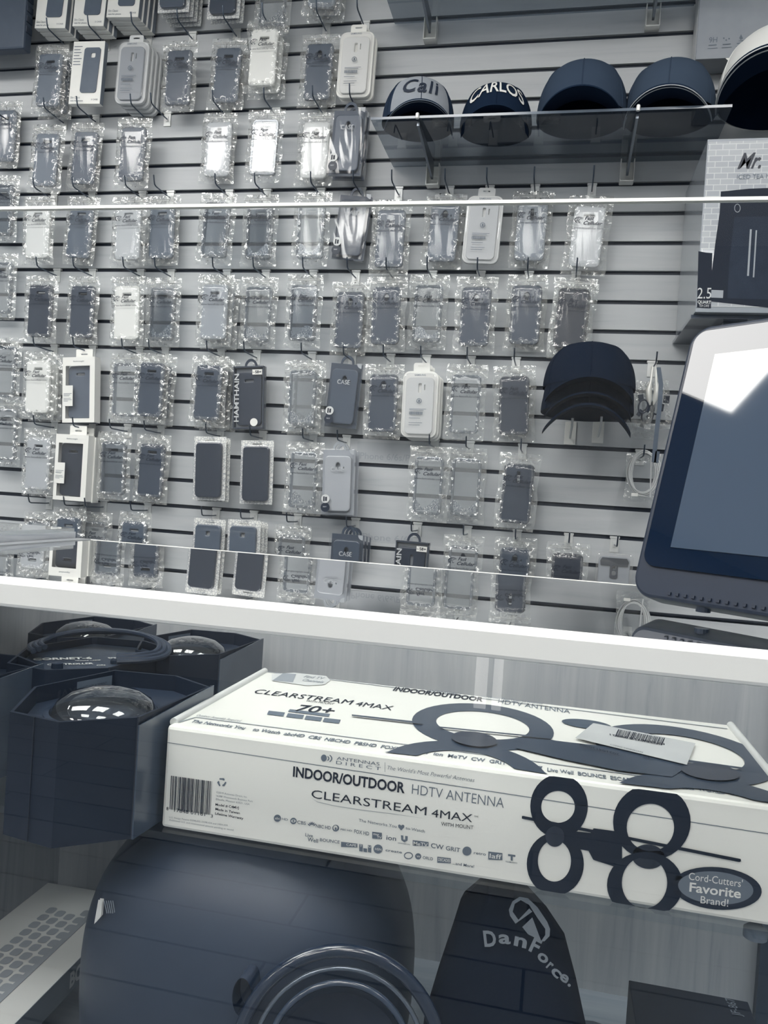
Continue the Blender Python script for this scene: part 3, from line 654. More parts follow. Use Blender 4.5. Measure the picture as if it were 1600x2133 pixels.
link('front_panel', MB().add(fv, [(j * (nfp + 1) + i, j * (nfp + 1) + i + 1, (j + 1) * (nfp + 1) + i + 1, (j + 1) * (nfp + 1) + i) for j in range(10) for i in range(nfp)]).mesh('front_panel', plain(.62, .9, bump=.4, scale=700), True), c)
cap_text(c, 'Cali', .100, .24, .24, plain(.1, .6), .02, .25, 0, space=1.15)
c = cap('dark cap with pale arched name lettering, half hidden behind the shelf edge', (at(1032, 235, 1.99).x, 2.02, ZH + .02), .84, .16, .16, radians(4), 0, 'caps in a row on the glass shelf')
cap_text(c, 'CARLOS', .155, .34, .24, plain(.93, .6), .012, 0, .16)
cap('plain dark cap with tall crown, third on the glass shelf', (at(1212, 230, 1.985).x, 2.01, ZH + .036), 1.01, .34, .16, radians(-2), 0, 'caps in a row on the glass shelf')
cap('plain slate cap with double pale piping on its brim, fourth on the glass shelf', (at(1397, 225, 1.985).x, 2.01, ZH + .034), .98, .37, .18, radians(-9), 0, 'caps in a row on the glass shelf', t_pipe=.8)
c = cap('white-fronted cap with dark brim at the right picture edge', (at(1628, 230, 1.93).x, 1.985, ZH + .055), 1.22, .92, .12, radians(-16), radians(-6), 'caps in a row on the glass shelf', t_pipe=.85)
# three caps nested on two hooks
Pc = at(1226, 905, 1.97)
for i, (vv, lab) in enumerate(((812, 'topmost black cap of the three nested on hooks'), (842, 'middle black cap of the three nested on hooks'), (862, 'lowest black cap of the three nested, brim over the chrome plates'))):
    P = at(1226 - i * 2, vv, 2.015 - i * .006)
    cap(lab, (P.x, P.y, P.z), 1.03 - .02 * (i == 1), .05, .05, 0, radians(-4), 'black caps nested on the wall', hz=.86, bz=(1.3, 1.4, 1.8)[i])
for i, (u, v) in enumerate(((1188, 904), (1246, 901))):
    P = at(u, v, YW - .003); t = thing('cap_hook', 'chrome hook with long backplate under the nested caps, %s one' % ('left' if i == 0 else 'right'), 'hook', (P.x, YW, P.z), 'chrome cap hooks')
    MB().box(P.x - .0145, P.x + .0145, YW - .004, YW - .001, P.z - .028, P.z + .032).build('backplate', M_CHROME, t, bevel=.0008)
    MB().tube([(P.x, YW - .004, P.z - .010), (P.x, YW - .03, P.z - .010), (P.x, YW - .07, P.z - .004), (P.x + .002, YW - .085, P.z + .012), (P.x + .002, YW - .09, P.z + .032)], .003, 8).build('wire', M_STEEL, t, smooth=True)

# tea maker box
YT = 1.85; Fq = lambda u, v: at(u, v, YT - .0012)
tx, tz0, tz1 = .2672, H + .4455, H + .8195
tb = thing('appliance_box', 'large tea maker box with brick pattern and dark pitcher picture, right edge', 'box', (tx + .14, 2.0, tz0))
MB().box(tx, tx + .28, YT, YW - .012, tz0, tz1).build('carton', plain(.60, .22, coat=.5), tb, bevel=.001)
m, nt, b = nodes('printed_brick')
tc = nt.nodes.new('ShaderNodeTexCoord'); mp = nt.nodes.new('ShaderNodeMapping'); mp.inputs['Rotation'].default_value = (radians(90), 0, 0)
br = nt.nodes.new('ShaderNodeTexBrick'); br.inputs['Scale'].default_value = 1; br.inputs['Color1'].default_value = tone(.66); br.inputs['Color2'].default_value = tone(.71); br.inputs['Mortar'].default_value = tone(.80)
br.inputs['Mortar Size'].default_value = .0009; br.inputs['Brick Width'].default_value = .027; br.inputs['Row Height'].default_value = .0125
nt.links.new(tc.outputs['Object'], mp.inputs[0]); nt.links.new(mp.outputs[0], br.inputs['Vector']); nt.links.new(br.outputs[0], b.inputs['Base Color']); b.inputs['Roughness'].default_value = .2; b.inputs['Coat Weight'].default_value = .5
MB().box(tx + .002, tx + .278, YT - .0008, YT + .001, tz0 + .012, tz1 - .006).build('front_art', m, tb)
def poly(pts, F, off=Vector((0, 0, 0))):
    v, f = flatgeo([[(a, -b_) for a, b_ in pts]]); return [F(x, -z) + off for x, y, z in v], f
E = Vector((0, -.0006, 0))
mb = MB(); mb.add(*poly([(1502, 399), (1560, 393), (1780, 385), (1780, 660), (1481, 628), (1479, 612), (1481, 580), (1491, 501), (1499, 446)], Fq)); mb.add(*poly([(1452, 640), (1455, 523), (1470, 526), (1484, 527), (1481, 642)], Fq))
mb.build('machine_picture', plain(.0, .5, spec=.2), tb)
mb = MB(); mb.add(*poly([(1530, 452), (1640, 450), (1640, 625), (1515, 622), (1520, 540)], Fq, E)); mb.build('pitcher_picture', plain(.10, .5, spec=.2, var=.12), tb)
mb = MB(); mb.add(*poly([(1482, 604), (1507, 605), (1506, 621), (1481, 620)], Fq, E)); mb.add(*poly([(1562, 478), (1566, 478), (1560, 575), (1556, 575)], Fq, E * 2)); mb.add(*poly([(1574, 480), (1577, 480), (1571, 578), (1568, 578)], Fq, E * 2))
v, f = flatgeo([ellipse(6.5, 9, 24, 1536, -434), ellipse(5.2, 7.6, 24, 1536, -434)]); mb.add([Fq(x, -z) + E * 2 for x, y, z in v], f)
mb.build('picture_highlights', plain(.62, .3, var=0), tb)
U = lambda F, u, v, h: Vector((0, 0, F(u, v - h).z - F(u, v).z))
mb = MB(); ink(mb, 'Mr. Coffee', Fq(1536, 351) + E, Fq(1700, 346) + E, U(Fq, 1550, 350, 31), .02, .45); mb.build('brand_print', M_INK, tb)
mb = MB(); ink(mb, 'ICED TEA MAKER', Fq(1535, 373) + E, Fq(1638, 371) + E, U(Fq, 1550, 373, 9)); mb.build('title_print', M_INK2, tb)
mb = MB(); ink(mb, '2.5', Fq(1452, 622) + E * 2, Fq(1481, 622) + E * 2, U(Fq, 1460, 622, 22)); ink(mb, 'QUART', Fq(1453, 632) + E * 2, Fq(1481, 633) + E * 2, U(Fq, 1460, 632, 6), .03); ink(mb, 'TEA CAFE', Fq(1456, 639) + E * 2, Fq(1477, 640) + E * 2, U(Fq, 1460, 640, 5)); mb.build('size_print', plain(.8, .4, var=0), tb)
s = thing('glass_shelf', 'short glass shelf under the tea maker box', 'shelf', (.42, YW, tz0 - .002), 'glass shelves on the slatwall')
MB().box(.262, .60, YT + .02, YW - .004, tz0 - .009, tz0 - .001).build('glass_plate', plain(.24, .2, coat=.4), s)
b_ = thing('shelf_bracket', 'bracket below the tea maker box shelf', 'bracket', (.36, YW, tz0 - .03), 'chrome shelf brackets')
MB().box(.335, .385, YT + .05, YW - .002, tz0 - .035, tz0 - .010).build('arm', plain(.2, .3), b_)
# boxed glass protectors high on the right
Yn = 2.085; Fn = lambda u, v: at(u, v, Yn - .0008); p0 = at(1449, 124, Yn)
nb = thing('display_box', 'grey wall box with 9H and small square icons, top right corner', 'box', (p0.x + .18, YW - .04, p0.z))
MB().box(p0.x, p0.x + .36, Yn, YW - .004, p0.z, p0.z + .26).build('carton', plain(.60, .4), nb, bevel=.001)
MB().box(p0.x - .0012, p0.x, Yn + .006, YW - .006, p0.z + .002, p0.z + .26).build('pale_side', plain(.8, .4), nb)
mb = MB(); ink(mb, '9H', Fn(1477, 89), Fn(1494, 88), U(Fn, 1480, 89, 11)); 
for k in range(5):
    u0 = 1476 + k * 29.5; v0 = 93 - k * 1.9
    mb.add(*poly([(u0, v0 + .5), (u0 + 17, v0 - .8), (u0 + 17, v0 + 1.2), (u0, v0 + 2.6)], Fn)); mb.add(*poly([(u0 - 2, v0 + 7.6), (u0 + 19, v0 + 6.2), (u0 + 19, v0 + 7.4), (u0 - 2, v0 + 8.9)], Fn))
    if k == 1: [mb.add(*poly([(u0 + a, v0 - b2), (u0 + a + 3, v0 - b2), (u0 + a + 3, v0 - b2 + 3), (u0 + a, v0 - b2 + 3)], Fn)) for a, b2 in ((1, 13), (6, 9), (12, 12))]
    if k == 2: mb.add(*poly([(u0 + 9, v0 - 18), (u0 + 13, v0 - 9), (u0 + 8, v0 - 6), (u0 + 5, v0 - 10)], Fn)); mb.add(*poly([(u0 + 1, v0 - 4), (u0 + 16, v0 - 6), (u0 + 12, v0 - 3)], Fn))
    if k == 3: mb.add(*poly([(u0 + 8, v0 - 5), (u0 + 19, v0 - 17), (u0 + 20, v0 - 16), (u0 + 9, v0 - 4)], Fn))
    if k == 4: mb.add(*[(lambda vf: ([Fn(x, -z) for x, y, z in vf[0]], vf[1]))(flatgeo([ellipse(8, 7, 20, u0 + 8, -(v0 - 8)), ellipse(6, 5, 20, u0 + 8, -(v0 - 8))]))][0])
mb.build('icon_print', M_INK2, nb)
mb = MB(); mb.add(*poly([(1511, 121), (1533, 119.5), (1522, 131)], lambda u, v: at(u, v, Yn - .002))); mb.build('white_tab', M_WHITE, nb)
# dark box in the top left corner
pd = at(49, 100, 2.05)
db = thing('tablet_case_box', 'large dark case hanging in the top left corner', 'box', (pd.x - .12, YW - .05, pd.z))
MB().box(pd.x - .26, pd.x, 2.05, 2.085, pd.z, pd.z + .34).build('case_body', plain(.28, .5), db, bevel=.006)
for k in range(4): MB().box(pd.x - .005, pd.x + .003, 2.055, 2.08, pd.z + .05 + k * .03, pd.z + .068 + k * .03).build('edge_clip', plain(.16, .4), db, bevel=.001)
# faded size strips stuck on the slats
for i, (u0, u1, v0, v1, tx_) in enumerate(((750, 856, 955, 928, 'Phone 6/6s/P'), (755, 862, 1123, 1100, 'Phone 6/6s'))):
    a, b2 = at(u0, v0, YW - .0008), at(u1, v1, YW - .0008)
    t = thing('size_strip', 'faded %s size strip stuck to a slat right of the clear boxes' % ('upper' if i == 0 else 'lower'), 'label', (a.x, YW, a.z), 'faded size strips')
    MB().box(a.x - .01, b2.x, YW - .0008, YW, a.z - .006, b2.z + .004).build('tape', plain(.73, .35, var=.02), t)
    mb = MB(); ink(mb, tx_, Vector((a.x, YW - .0012, a.z)), Vector((b2.x, YW - .0012, a.z)), Vector((0, 0, .017)), .01); mb.build('faded_print', plain(.66, .5, var=0), t)

# accessory bundle and white cable
Ph = at(1358, 762, YW - .04); hook(-3, Ph.x + .004, 'peg hook holding the tangle of small bagged accessories')
for i, (u, v, s_, lab) in enumerate(((1345, 870, .62, 'small crinkled bag of dark clips, lowest in the tangle'), (1372, 850, .60, 'small crinkled bag with dark mount, nearest the monitor'), (1334, 845, .55, 'small crinkled bag with dark clamp, beside the nested caps'))):
    P = at(u, v, 2.09 - i * .026); t = thing('accessory_bag', lab, 'bagged accessory', (P.x, P.y, P.z - .04), 'bagged accessories in the tangle'); t.scale = (s_,) * 3; t.rotation_euler = (0, radians((4, -8, 9)[i]), radians(8 * (i - 1)))
    link('bag', ME_BAG[(i + 2) % 5], t)
    mb = MB(); rnd = random.Random(i)
    for k in range(3): mb.box(-.03 + .02 * k, -.012 + .022 * k, -.006, .006, .02 + .035 * k, .05 + .035 * k, Matrix.Rotation(rnd.uniform(-.4, .4), 4, 'Y'))
    mb.tube([(.02 * cos(a), -.006, .07 + .03 * sin(a)) for a in [k * pi / 10 for k in range(20)]], .004, 6, True)
    link('accessory', mb.mesh('accessory', plain(.1, .35), False, .001), t)
P = at(1357, 800, 2.075)
t = thing('clip_pair', 'two silver pointed clips hanging over the accessory tangle', 'clip', P)
for a in (-1, 1):
    MB().tube([P + Vector((a * .004, -.045, .035)), P + Vector((a * .006, -.045, .0)), P + Vector((a * .010, -.045, -.02)), P + Vector((a * .007, -.045, -.045)), P + Vector((a * .004, -.045, -.058))], [.003, .003, .0075, .006, .001], 10).build('blade', M_CHROME, t, smooth=True)
t = thing('lanyard', 'dark grey flat strap hanging in front of the accessory tangle', 'strap', at(1370, 765, 2.0))
m_ = MB(); pts = [at(u, v, 2.0) for u, v in ((1372, 765), (1377, 800), (1374, 850), (1368, 900), (1364, 940), (1362, 962), (1367, 964), (1370, 940))]; v = []
for p in pts: v += [p + Vector((-.005, 0, 0)), p + Vector((.005, 0, 0)), p + Vector((.005, .0015, 0)), p + Vector((-.005, .0015, 0))]
f = [(4 * i + a, 4 * i + (a + 1) % 4, 4 * i + 4 + (a + 1) % 4, 4 * i + 4 + a) for i in range(len(pts) - 1) for a in range(4)] + [(0, 1, 2, 3), tuple(4 * (len(pts) - 1) + a for a in range(4))]
m_.add(v, f).build('strap', plain(.34, .6), t)
Pk = at(1340, 985, 2.09); hook(-6, at(1338, 950, 2.1).x, 'peg hook holding the coiled white cable')
t = thing('cable', 'white cable wound in an oval coil below the accessory tangle', 'cable', Pk)
pts = []; rnd = random.Random(4)
for k in range(8 * 28):
    a = 2 * pi * k / 28 + 1.2; w_ = .033 + .005 * sin(k * .073) ; pts.append(Pk + Vector((w_ * cos(a) * (1 + .12 * sin(k * .05)), -.004 + .007 * sin(k * .19), .052 * sin(a) * (1 + .07 * cos(k * .07)))))
pts += [Pk + Vector((.02, -.01, -.060)), Pk + Vector((.0, -.01, -.058)), Pk + Vector((-.012, -.01, -.056))]
MB().tube(pts, .0019, 6).build('cord', plain(.82, .4), t, smooth=True)
MB().box(Pk.x - .026, Pk.x - .010, Pk.y - .014, Pk.y - .007, Pk.z - .060, Pk.z - .052).build('plug', M_WHITE, t, bevel=.001)
cbag = link('bag', ME_BAG[1], t); cbag.scale = (.75, .5, .62); cbag.location = (0, .018, -.06)

# ================================================================== THE TOUCH MONITOR ON THE COUNTER
P0 = EYE + Vector((.07144, .74, -.06945)); R_ = Vector((.7421, -.6703, 0)); tl = .255; B_ = Vector((.6703, .7421, 0)); U_ = Vector((0, 0, cos(tl))) + B_ * sin(tl); N_ = (-B_ * cos(tl) + Vector((0, 0, sin(tl))))
MM = Matrix(((R_.x, -N_.x, U_.x, P0.x), (R_.y, -N_.y, U_.y, P0.y), (R_.z, -N_.z, U_.z, P0.z), (0, 0, 0, 1)))   # local x right, y into the body, z up the screen
MWd, MHt = .31, .25
mt = thing('touch_monitor', 'black touch monitor with glossy screen leaning back on the counter, right edge', 'monitor', P0 + R_ * .15)
v, f = flatgeo([rrect(MWd, MHt, .017, 8)], .010, .003); MB().add([(x + MWd / 2, y + .0135, z + MHt / 2) for x, y, z in v], f, MM).build('housing', plain(.06, .4), mt, smooth=True)
v, f = flatgeo([rrect(MWd - .008, MHt - .028, .012, 8)], .0008, .0004); MB().add([(x + MWd / 2, y - .0005, z + MHt / 2 + .011) for x, y, z in v], f, MM).build('front_glass', plain(.03, .02, spec=.5, var=0), mt)
MB().box(.029, MWd - .029, -.0024, -.0018, .043, MHt - .028, MM).build('screen', plain(.27, .04, spec=.95, var=0), mt)
mb = MB()
for k in range(26): mb.box(.035 + k * .0075, .038 + k * .0075, -.001, .0005, .002, .0045, MM)
mb.build('speaker_slots', plain(.03, .6), mt)
MB().lathe([(.006, -.006), (.006, .002), (.003, .004)], 16, Matrix.Translation(P0 + R_ * .062 + B_ * .012 + Vector((0, 0, -.003)))).build('hinge_knob', plain(.2, .3), mt)
sx = P0 + R_ * .20 + B_ * .06
MB().lathe([(.075, 0), (.075, .006), (.070, .009), (.001, .010)], 48, Matrix.Translation((sx.x, sx.y, ZT))).build('base', plain(.5, .2, metal=.7), mt, smooth=True)
MB().tube([(sx.x, sx.y, ZT + .006), (sx.x + .005, sx.y + .01, ZT + .06), (sx.x, sx.y, ZT + .12)], .018, 16).build('neck', plain(.15, .4), mt, smooth=True)

# ================================================================== INSIDE THE SHOWCASE: ANTENNA BOX
AX0, AX1, AY0, AY1, AZ1, AZ0 = -.351, .214, .7087, .9726, H - .2332, ZS + .0005
ab = thing('antenna_box', 'long white antenna box with black figure-eight pictures on the glass shelf', 'box', ((AX0 + AX1) / 2, .84, AZ0))
MB().box(AX0, AX1, AY0, AY1, AZ0, AZ1).build('carton', plain(.97, .28, coat=.35, name='glossy_card', var=.01), ab, bevel=.0035)
for x in (AX0 + .002, AX1 - .004):
    MB().tube([(x, AY0 + .010, AZ1 + .0005), (x, AY1 - .004, AZ1 + .0005)], .0042, 14).build('rolled_flap', plain(.86, .3), ab, smooth=True)
Ff = lambda u, v, e=0: at(u, v, AY0 - .0006 - e); Tf = lambda u, v, e=0: atZ(u, v, AZ1 + .0006 + e)
c7 = lambda x, y, e=0: Ff(560 + x / 2.963, 1540 + y / 2.963, e); c1_ = lambda x, y, e=0: Ff(x / 2.857, 1260 + y / 2.857, e); c3 = lambda x, y, e=0: Ff(900 + x / 2.2857, 1360 + y / 2.2857, e)
def FW(mb, C, s, x0, y0, x1, y1, h, e=0, **k):
    a, b3 = C(x0, y0, e), C(x1, y1, e); ink(mb, s, a, b3, Vector((0, 0, C(x0, y0 - h).z - C(x0, y0).z)), **k)
def loops(C, ls, e=0):
    v, f = flatgeo([[(x, -y) for x, y in l] for l in ls]); return [C(x, -z, e) for x, y, z in v], f
ell = lambda cx, cy, rx, ry, r=0, n=36: [(cx + rx * cos(t) * cos(r) - ry * sin(t) * sin(r), cy + rx * cos(t) * sin(r) + ry * sin(t) * cos(r)) for t in [2 * pi * k / n for k in range(n)]]
mb = MB(); FW(mb, c7, 'INDOOR/OUTDOOR', 148, 228, 838, 331, 60, bold=.028); mb.build('title_print', M_INK, ab)
mb = MB(); FW(mb, c7, 'HDTV ANTENNA', 882, 336, 1450, 424, 60, bold=-.008); mb.build('title_print', M_INK2, ab)
mb = MB(); FW(mb, c7, 'CLEARSTREAM', 262, 360, 972, 470, 50, bold=-.002); FW(mb, c7, '4MAX', 1003, 478, 1255, 512, 48); FW(mb, c7, 'TM', 1266, 480, 1290, 483, 10); FW(mb, c7, 'WITH MOUNT', 1063, 532, 1262, 556, 22)
mb.build('product_print', M_INK, ab)
sw = [(262, 362), (300, 385), (400, 408), (550, 432), (760, 458), (975, 490)]; mb = MB(); mb.add(*loops(c7, [sw + [(x, y + (3 if 0 < i < 5 else 0)) for i, (x, y) in list(enumerate(sw))[::-1]]])); mb.build('swoosh_print', M_INK3, ab)
mb = MB(); FW(mb, c7, 'ANTENNAS', 418, 126, 683, 163, 20); FW(mb, c7, 'D I R E C T', 415, 152, 690, 192, 20); mb.add(*loops(c7, [ell(340, 115, 18, 21)]))
for r_ in (34, 52):
    mb.add(*loops(c7, [[(340 + r_ * cos(t), 118 + r_ * sin(t) * .62) for t in [-.75 + .15 * k for k in range(11)]] + [(340 + (r_ - 7) * cos(t), 118 + (r_ - 7) * sin(t) * .62) for t in [.75 - .15 * k for k in range(11)]]]))
mb.add(*loops(c7, [[(716, 142), (718, 142), (718, 202), (716, 202)]])); FW(mb, c7, "The World's Most Powerful Antennas", 732, 186, 1270, 264, 24, shear=.3, bold=-.008); mb.build('maker_print', M_INK2, ab)
mb = MB(); FW(mb, c7, 'The Networks You', 555, 508, 788, 547, 18); FW(mb, c7, 'to Watch', 845, 556, 962, 577, 18)
mb.add(*loops(c7, [[(817, 562), (799, 542), (798, 530), (806, 525), (817, 533), (828, 526), (837, 533), (835, 545)]])); mb.build('slogan_print', M_INK2, ab)
nl = MB(); nw = MB()
for (x, y, r_) in ((53, 487, 22), (152, 504, 20), (674, 677, 28), (1223, 690, 28), (922, 722, 19)): nl.add(*loops(c7, [ell(x, y, r_, r_)]))
nl.add(*loops(c7, [ell(413, 548, 21, 21), ell(411, 546, 13, 15)])); nl.add(*loops(c7, [ell(862, 718, 28, 22), ell(862, 718, 22, 16)])); nl.add(*loops(c7, [ell(413, 552, 6, 9)]))
for k in range(6): nl.add(*loops(c7, [ell(248 + k * 7, 528 - 10 * sin(k * .62), 3.5, 10, -.8 + .32 * k, 12)]))
for bx in ((638, 570, 698, 612), (888, 622, 986, 656), (1355, 692, 1442, 742), (446, 632, 547, 664), (558, 646, 580, 690), (612, 652, 632, 696), (1040, 724, 1124, 762), (584, 672, 606, 694)): nl.add(*loops(c7, [[(bx[0], bx[1]), (bx[2], bx[1] + (bx[2] - bx[0]) * .12), (bx[2], bx[3] + 4), (bx[0], bx[3])]]))
nl.add(*loops(c7, [[(815, 592), (830, 594), (830, 618), (842, 620), (842, 596), (858, 598), (856, 625), (837, 636), (818, 622)]])); nl.add(*loops(c7, [[(1477, 708), (1522, 714), (1522, 726), (1506, 724), (1506, 750), (1493, 748), (1493, 722), (1477, 720)]]))
for s_, a, b3, c_, d, h in (('HD', 80, 497, 118, 503, 13), ('CBS', 175, 520, 228, 529, 20), ('NBC HD', 290, 544, 382, 557, 20), ('PBS HD', 443, 560, 513, 570, 10), ('FOX HD', 527, 578, 618, 594, 22), ('ion', 725, 619, 785, 627, 28), ('UNIVISION', 797, 642, 870, 653, 6), ('CW', 1000, 668, 1078, 682, 28), ('GRIT', 1092, 683, 1180, 697, 25), ('retro', 1265, 708, 1340, 718, 17), ('TELEMUNDO', 1460, 757, 1533, 768, 7), ('Live', 225, 598, 272, 606, 20), ('Well', 238, 628, 303, 640, 24), ('BOUNCE', 315, 628, 437, 644, 18), ('create', 720, 690, 822, 705, 15), ('ORLD', 950, 738, 1013, 748, 18), ('...and More!', 1135, 772, 1267, 794, 17)): FW(nl, c7, s_, a, b3, c_, d, h, bold=.012)
nl.build('network_logos', M_INK2, ab)
for s_, a, b3, c_, d, h in (('abc', 38, 493, 69, 496, 14), ('my', 645, 590, 680, 595, 14), ('TV', 668, 610, 695, 614, 14), ('MeTV', 892, 652, 980, 664, 22), ('laff', 1362, 732, 1436, 741, 28), ('CAPE', 478, 656, 540, 663, 14), ('T', 561, 664, 576, 666, 14), ('U', 615, 668, 629, 670, 14), ('HSN', 655, 683, 695, 688, 14), ('W', 911, 728, 934, 731, 12), ('DECADES', 1046, 750, 1119, 759, 18)): FW(nw, c7, s_, a, b3, c_, d, h, .0004, bold=.01)
nw.add(*loops(c7, [ell(152, 504, 14, 9), ell(152, 504, 6, 6)], .0004)); nw.build('network_logos', plain(.9, .4, var=0), ab)
# bar code block
mb = MB(); rnd = random.Random(11); x = 1018
while x < 1262:
    w_ = rnd.choice((2, 3, 3, 5, 7)); yb = 1216 + (x - 1018) * .14; mb.add(*loops(c1_, [[(x, 1016 + (x - 1018) * .14), (x + w_, 1016 + (x + w_ - 1018) * .14), (x + w_ - 9, yb), (x - 9, yb)]])); x += w_ + rnd.choice((2, 3, 4, 5))
FW(mb, c1_, '8', 990, 1221, 1002, 1223, 19); FW(mb, c1_, '17848 01161', 1036, 1231, 1220, 1257, 21); FW(mb, c1_, '3', 1253, 1264, 1266, 1266, 19); mb.build('barcode', M_INK, ab)
mb = MB()
for s_, a, b3, c_, d, h in (('©2019 Antennas Direct, Inc.', 1287, 1120, 1472, 1149, 11), ('16388 Westwoods Business Park', 1287, 1141, 1505, 1175, 11), ('Ellisville, Missouri 63021, USA', 1285, 1161, 1485, 1192, 11), ('U.S. Design Patents D598,433, D598,434 and D804,459;', 1007, 1268, 1357, 1318, 10), ('Additional U.S. and international patents pending or issued.', 1007, 1284, 1393, 1345, 10)): FW(mb, c1_, s_, a, b3, c_, d, h, bold=-.008)
for k in range(3):
    a = 2 * pi * k / 3 - pi / 2; pp = lambda r_, t: (1320 + r_ * cos(a + t), 1056 + r_ * sin(a + t)); mb.add(*loops(c1_, [[pp(28, -.5), pp(28, .5), pp(22, .95), pp(14, .7), pp(16, .2), pp(16, -.3), pp(22, -.7)]]))
mb.build('small_print', M_INK2, ab)
mb = MB()
for s_, a, b3, c_, d, h in (('Model # C4MVJ', 1282, 1194, 1421, 1215, 14), ('Made in Taiwan', 1282, 1221, 1427, 1246, 14), ('Lifetime Warranty', 1280, 1247, 1448, 1278, 14)): FW(mb, c1_, s_, a, b3, c_, d, h, bold=.012)
mb.build('small_print', M_INK, ab)
mb = MB(); mb.add(*loops(Ff, [[(349, 1546), (900, 1629), (1640, 1742), (1640, 1743.6), (900, 1630.6), (349, 1547.2)]])); mb.build('lid_seam', M_INK2, ab)
# figure-eight antennas on the front
def cut(l, top, bot): return [(x, min(max(y, top + (x - 600) * .13), bot + (x - 600) * .17)) for x, y in l]
ag = MB()
ag.add(*loops(c3, [cut(ell(605, 730, 137, 152), 590, 2000), ell(600, 733, 80, 76)], 0.0000)); ag.add(*loops(c3, [cut(ell(587, 1005, 136, 150), 0, 1143), ell(583, 990, 79, 99)], 0.0002))
ag.add(*loops(c3, [cut(ell(1047, 805, 185, 180), 598, 2000), ell(1040, 831, 113, 113)], 0.0004)); ag.add(*loops(c3, [cut(ell(1014, 1105, 181, 158), 0, 1143), ell(1012, 1094, 108, 122)], 0.0006))
ag.add(*loops(c3, [[(640, 846), (755, 857), (770, 835), (905, 853), (905, 1010), (872, 1018), (768, 985), (745, 942), (640, 925)]], 0.0008)); ag.add(*loops(c3, [[(428, 777), (434, 776), (1470, 981), (1472, 992), (1464, 996), (428, 789)]], 0.0010))
ag.build('antenna_picture', plain(.04, .4, spec=.35), ab)
mb = MB(); mb.add(*loops(c3, [ell(585, 874, 45, 49)], .0004)); mb.add(*loops(c3, [ell(1030, 970, 78, 58, .1)], .0004)); mb.build('antenna_hub_picture', plain(.06, .25, coat=.6), ab)
mb = MB(); mb.add(*loops(c3, [ell(1358, 1121, 213, 101, .09)], .0006)); mb.build('badge_print', plain(.10, .35), ab)
mb = MB(); mb.add(*loops(c3, [ell(1351, 1119, 180, 78, .09)], .0009)); mb.build('badge_print', plain(.45, .35), ab)
mb = MB(); FW(mb, c3, "Cord-Cutters'", 1222, 1079, 1478, 1116, 34, .0012); FW(mb, c3, 'Favorite', 1225, 1135, 1470, 1168, 42, .0012, bold=.02); FW(mb, c3, 'Brand!', 1278, 1191, 1410, 1208, 34, .0012); mb.build('badge_lettering', plain(.92, .4, var=0), ab)
# top face
def TW(mb, s, u0, v0, u1, v1, h, e=0, **k): a, b3 = Tf(u0, v0, e), Tf(u1, v1, e); ink(mb, s, a, b3, Vector((0, abs(Tf(u0, v0 - h).y - Tf(u0, v0).y), 0)), **k)
tl_ = lambda ls, e=0: loops(Tf, ls, e)
def plane_ell(cu, cv, ul, ur, vt, vb, n=40):
    c = Tf(cu, cv); rx = abs(Tf(ur, cv + (ur - cu) * .12).x - Tf(ul, cv + (ul - cu) * .12).x) / 2; ry = abs(Tf(cu, vt).y - Tf(cu, vb).y) / 2; return c, rx, ry
tg = MB()
RE = [0]
def ring(c, rx, ry, hx_, hy, e=0):
    RE[0] += .00025
    out = [(c.x + rx * cos(t), max(c.y + ry * sin(t), AY0 + .004)) for t in [2 * pi * k / 40 for k in range(40)]]; inn = [(c.x + hx_ * cos(t), max(c.y + hy * sin(t), AY0 + .006)) for t in [2 * pi * k / 40 for k in range(40)]]
    out = [(min(x, AX1 - .006), y) for x, y in out]; inn = [(min(x, AX1 - .008), y) for x, y in inn]
    v, f = flatgeo([out, inn]); tg.add([(x, z, AZ1 + .0004 + RE[0]) for x, y, z in v], f)
cA, rxA, ryA = plane_ell(1005, 1509, 860, 1153, 1464, 1558); ring(cA, rxA, ryA, rxA * .66, ryA * .60); ring(cA + Vector((-.004, -ryA * 1.8, 0)), rxA, ryA, rxA * .66, ryA * .66)
cB, rxB, ryB = plane_ell(1420, 1566, 1235, 1606, 1514, 1625); ring(cB, rxB, ryB, rxB * .68, ryB * .62); ring(cB + Vector((.006, -ryB * 1.75, 0)), rxB, ryB, rxB * .66, ryB * .6)
tg.add(*tl_([[(1080, 1538), (1150, 1541), (1160, 1543), (1290, 1558), (1440, 1592), (1400, 1618), (1290, 1605), (1180, 1583), (1075, 1558)]], 0.0013)); tg.add(*tl_([[(733, 1488), (880, 1504), (880, 1508), (733, 1491)]], 0.0015)); tg.add(*tl_([[(915, 1513), (1150, 1536), (1150, 1539), (915, 1516)]], 0.0017)); tg.add(*tl_([[(1430, 1582), (1545, 1598), (1545, 1602), (1430, 1587)]], 0.0019))
tg.build('antenna_picture', plain(.24, .35, coat=.3), ab)
mb = MB(); mb.add(*tl_([ell(988, 1539, 48, 15, .12)], .0022)); mb.add(*tl_([ell(1480, 1607, 62, 17, .12)], .0022)); mb.build('antenna_hub_picture', plain(.14, .3, coat=.5), ab)
mb = MB(); TW(mb, 'CLEARSTREAM', 526, 1443, 730, 1467, 9); TW(mb, '4MAX', 738, 1469, 815, 1479, 9); TW(mb, 'WITH MOUNT', 636, 1461, 694, 1468, 4); TW(mb, 'INDOOR/OUTDOOR', 818, 1438, 1005, 1461, 8, bold=.03); TW(mb, '70+', 612, 1480, 690, 1487, 14, bold=.01)
mb.build('title_print', M_INK, ab)
mb = MB(); TW(mb, 'HDTV ANTENNA', 1037, 1464, 1188, 1486, 8); TW(mb, 'ANTENNAS DIRECT', 893, 1440, 960, 1448, 4); TW(mb, 'The Worlds Most Powerful Antennas', 1000, 1452, 1130, 1467, 4)
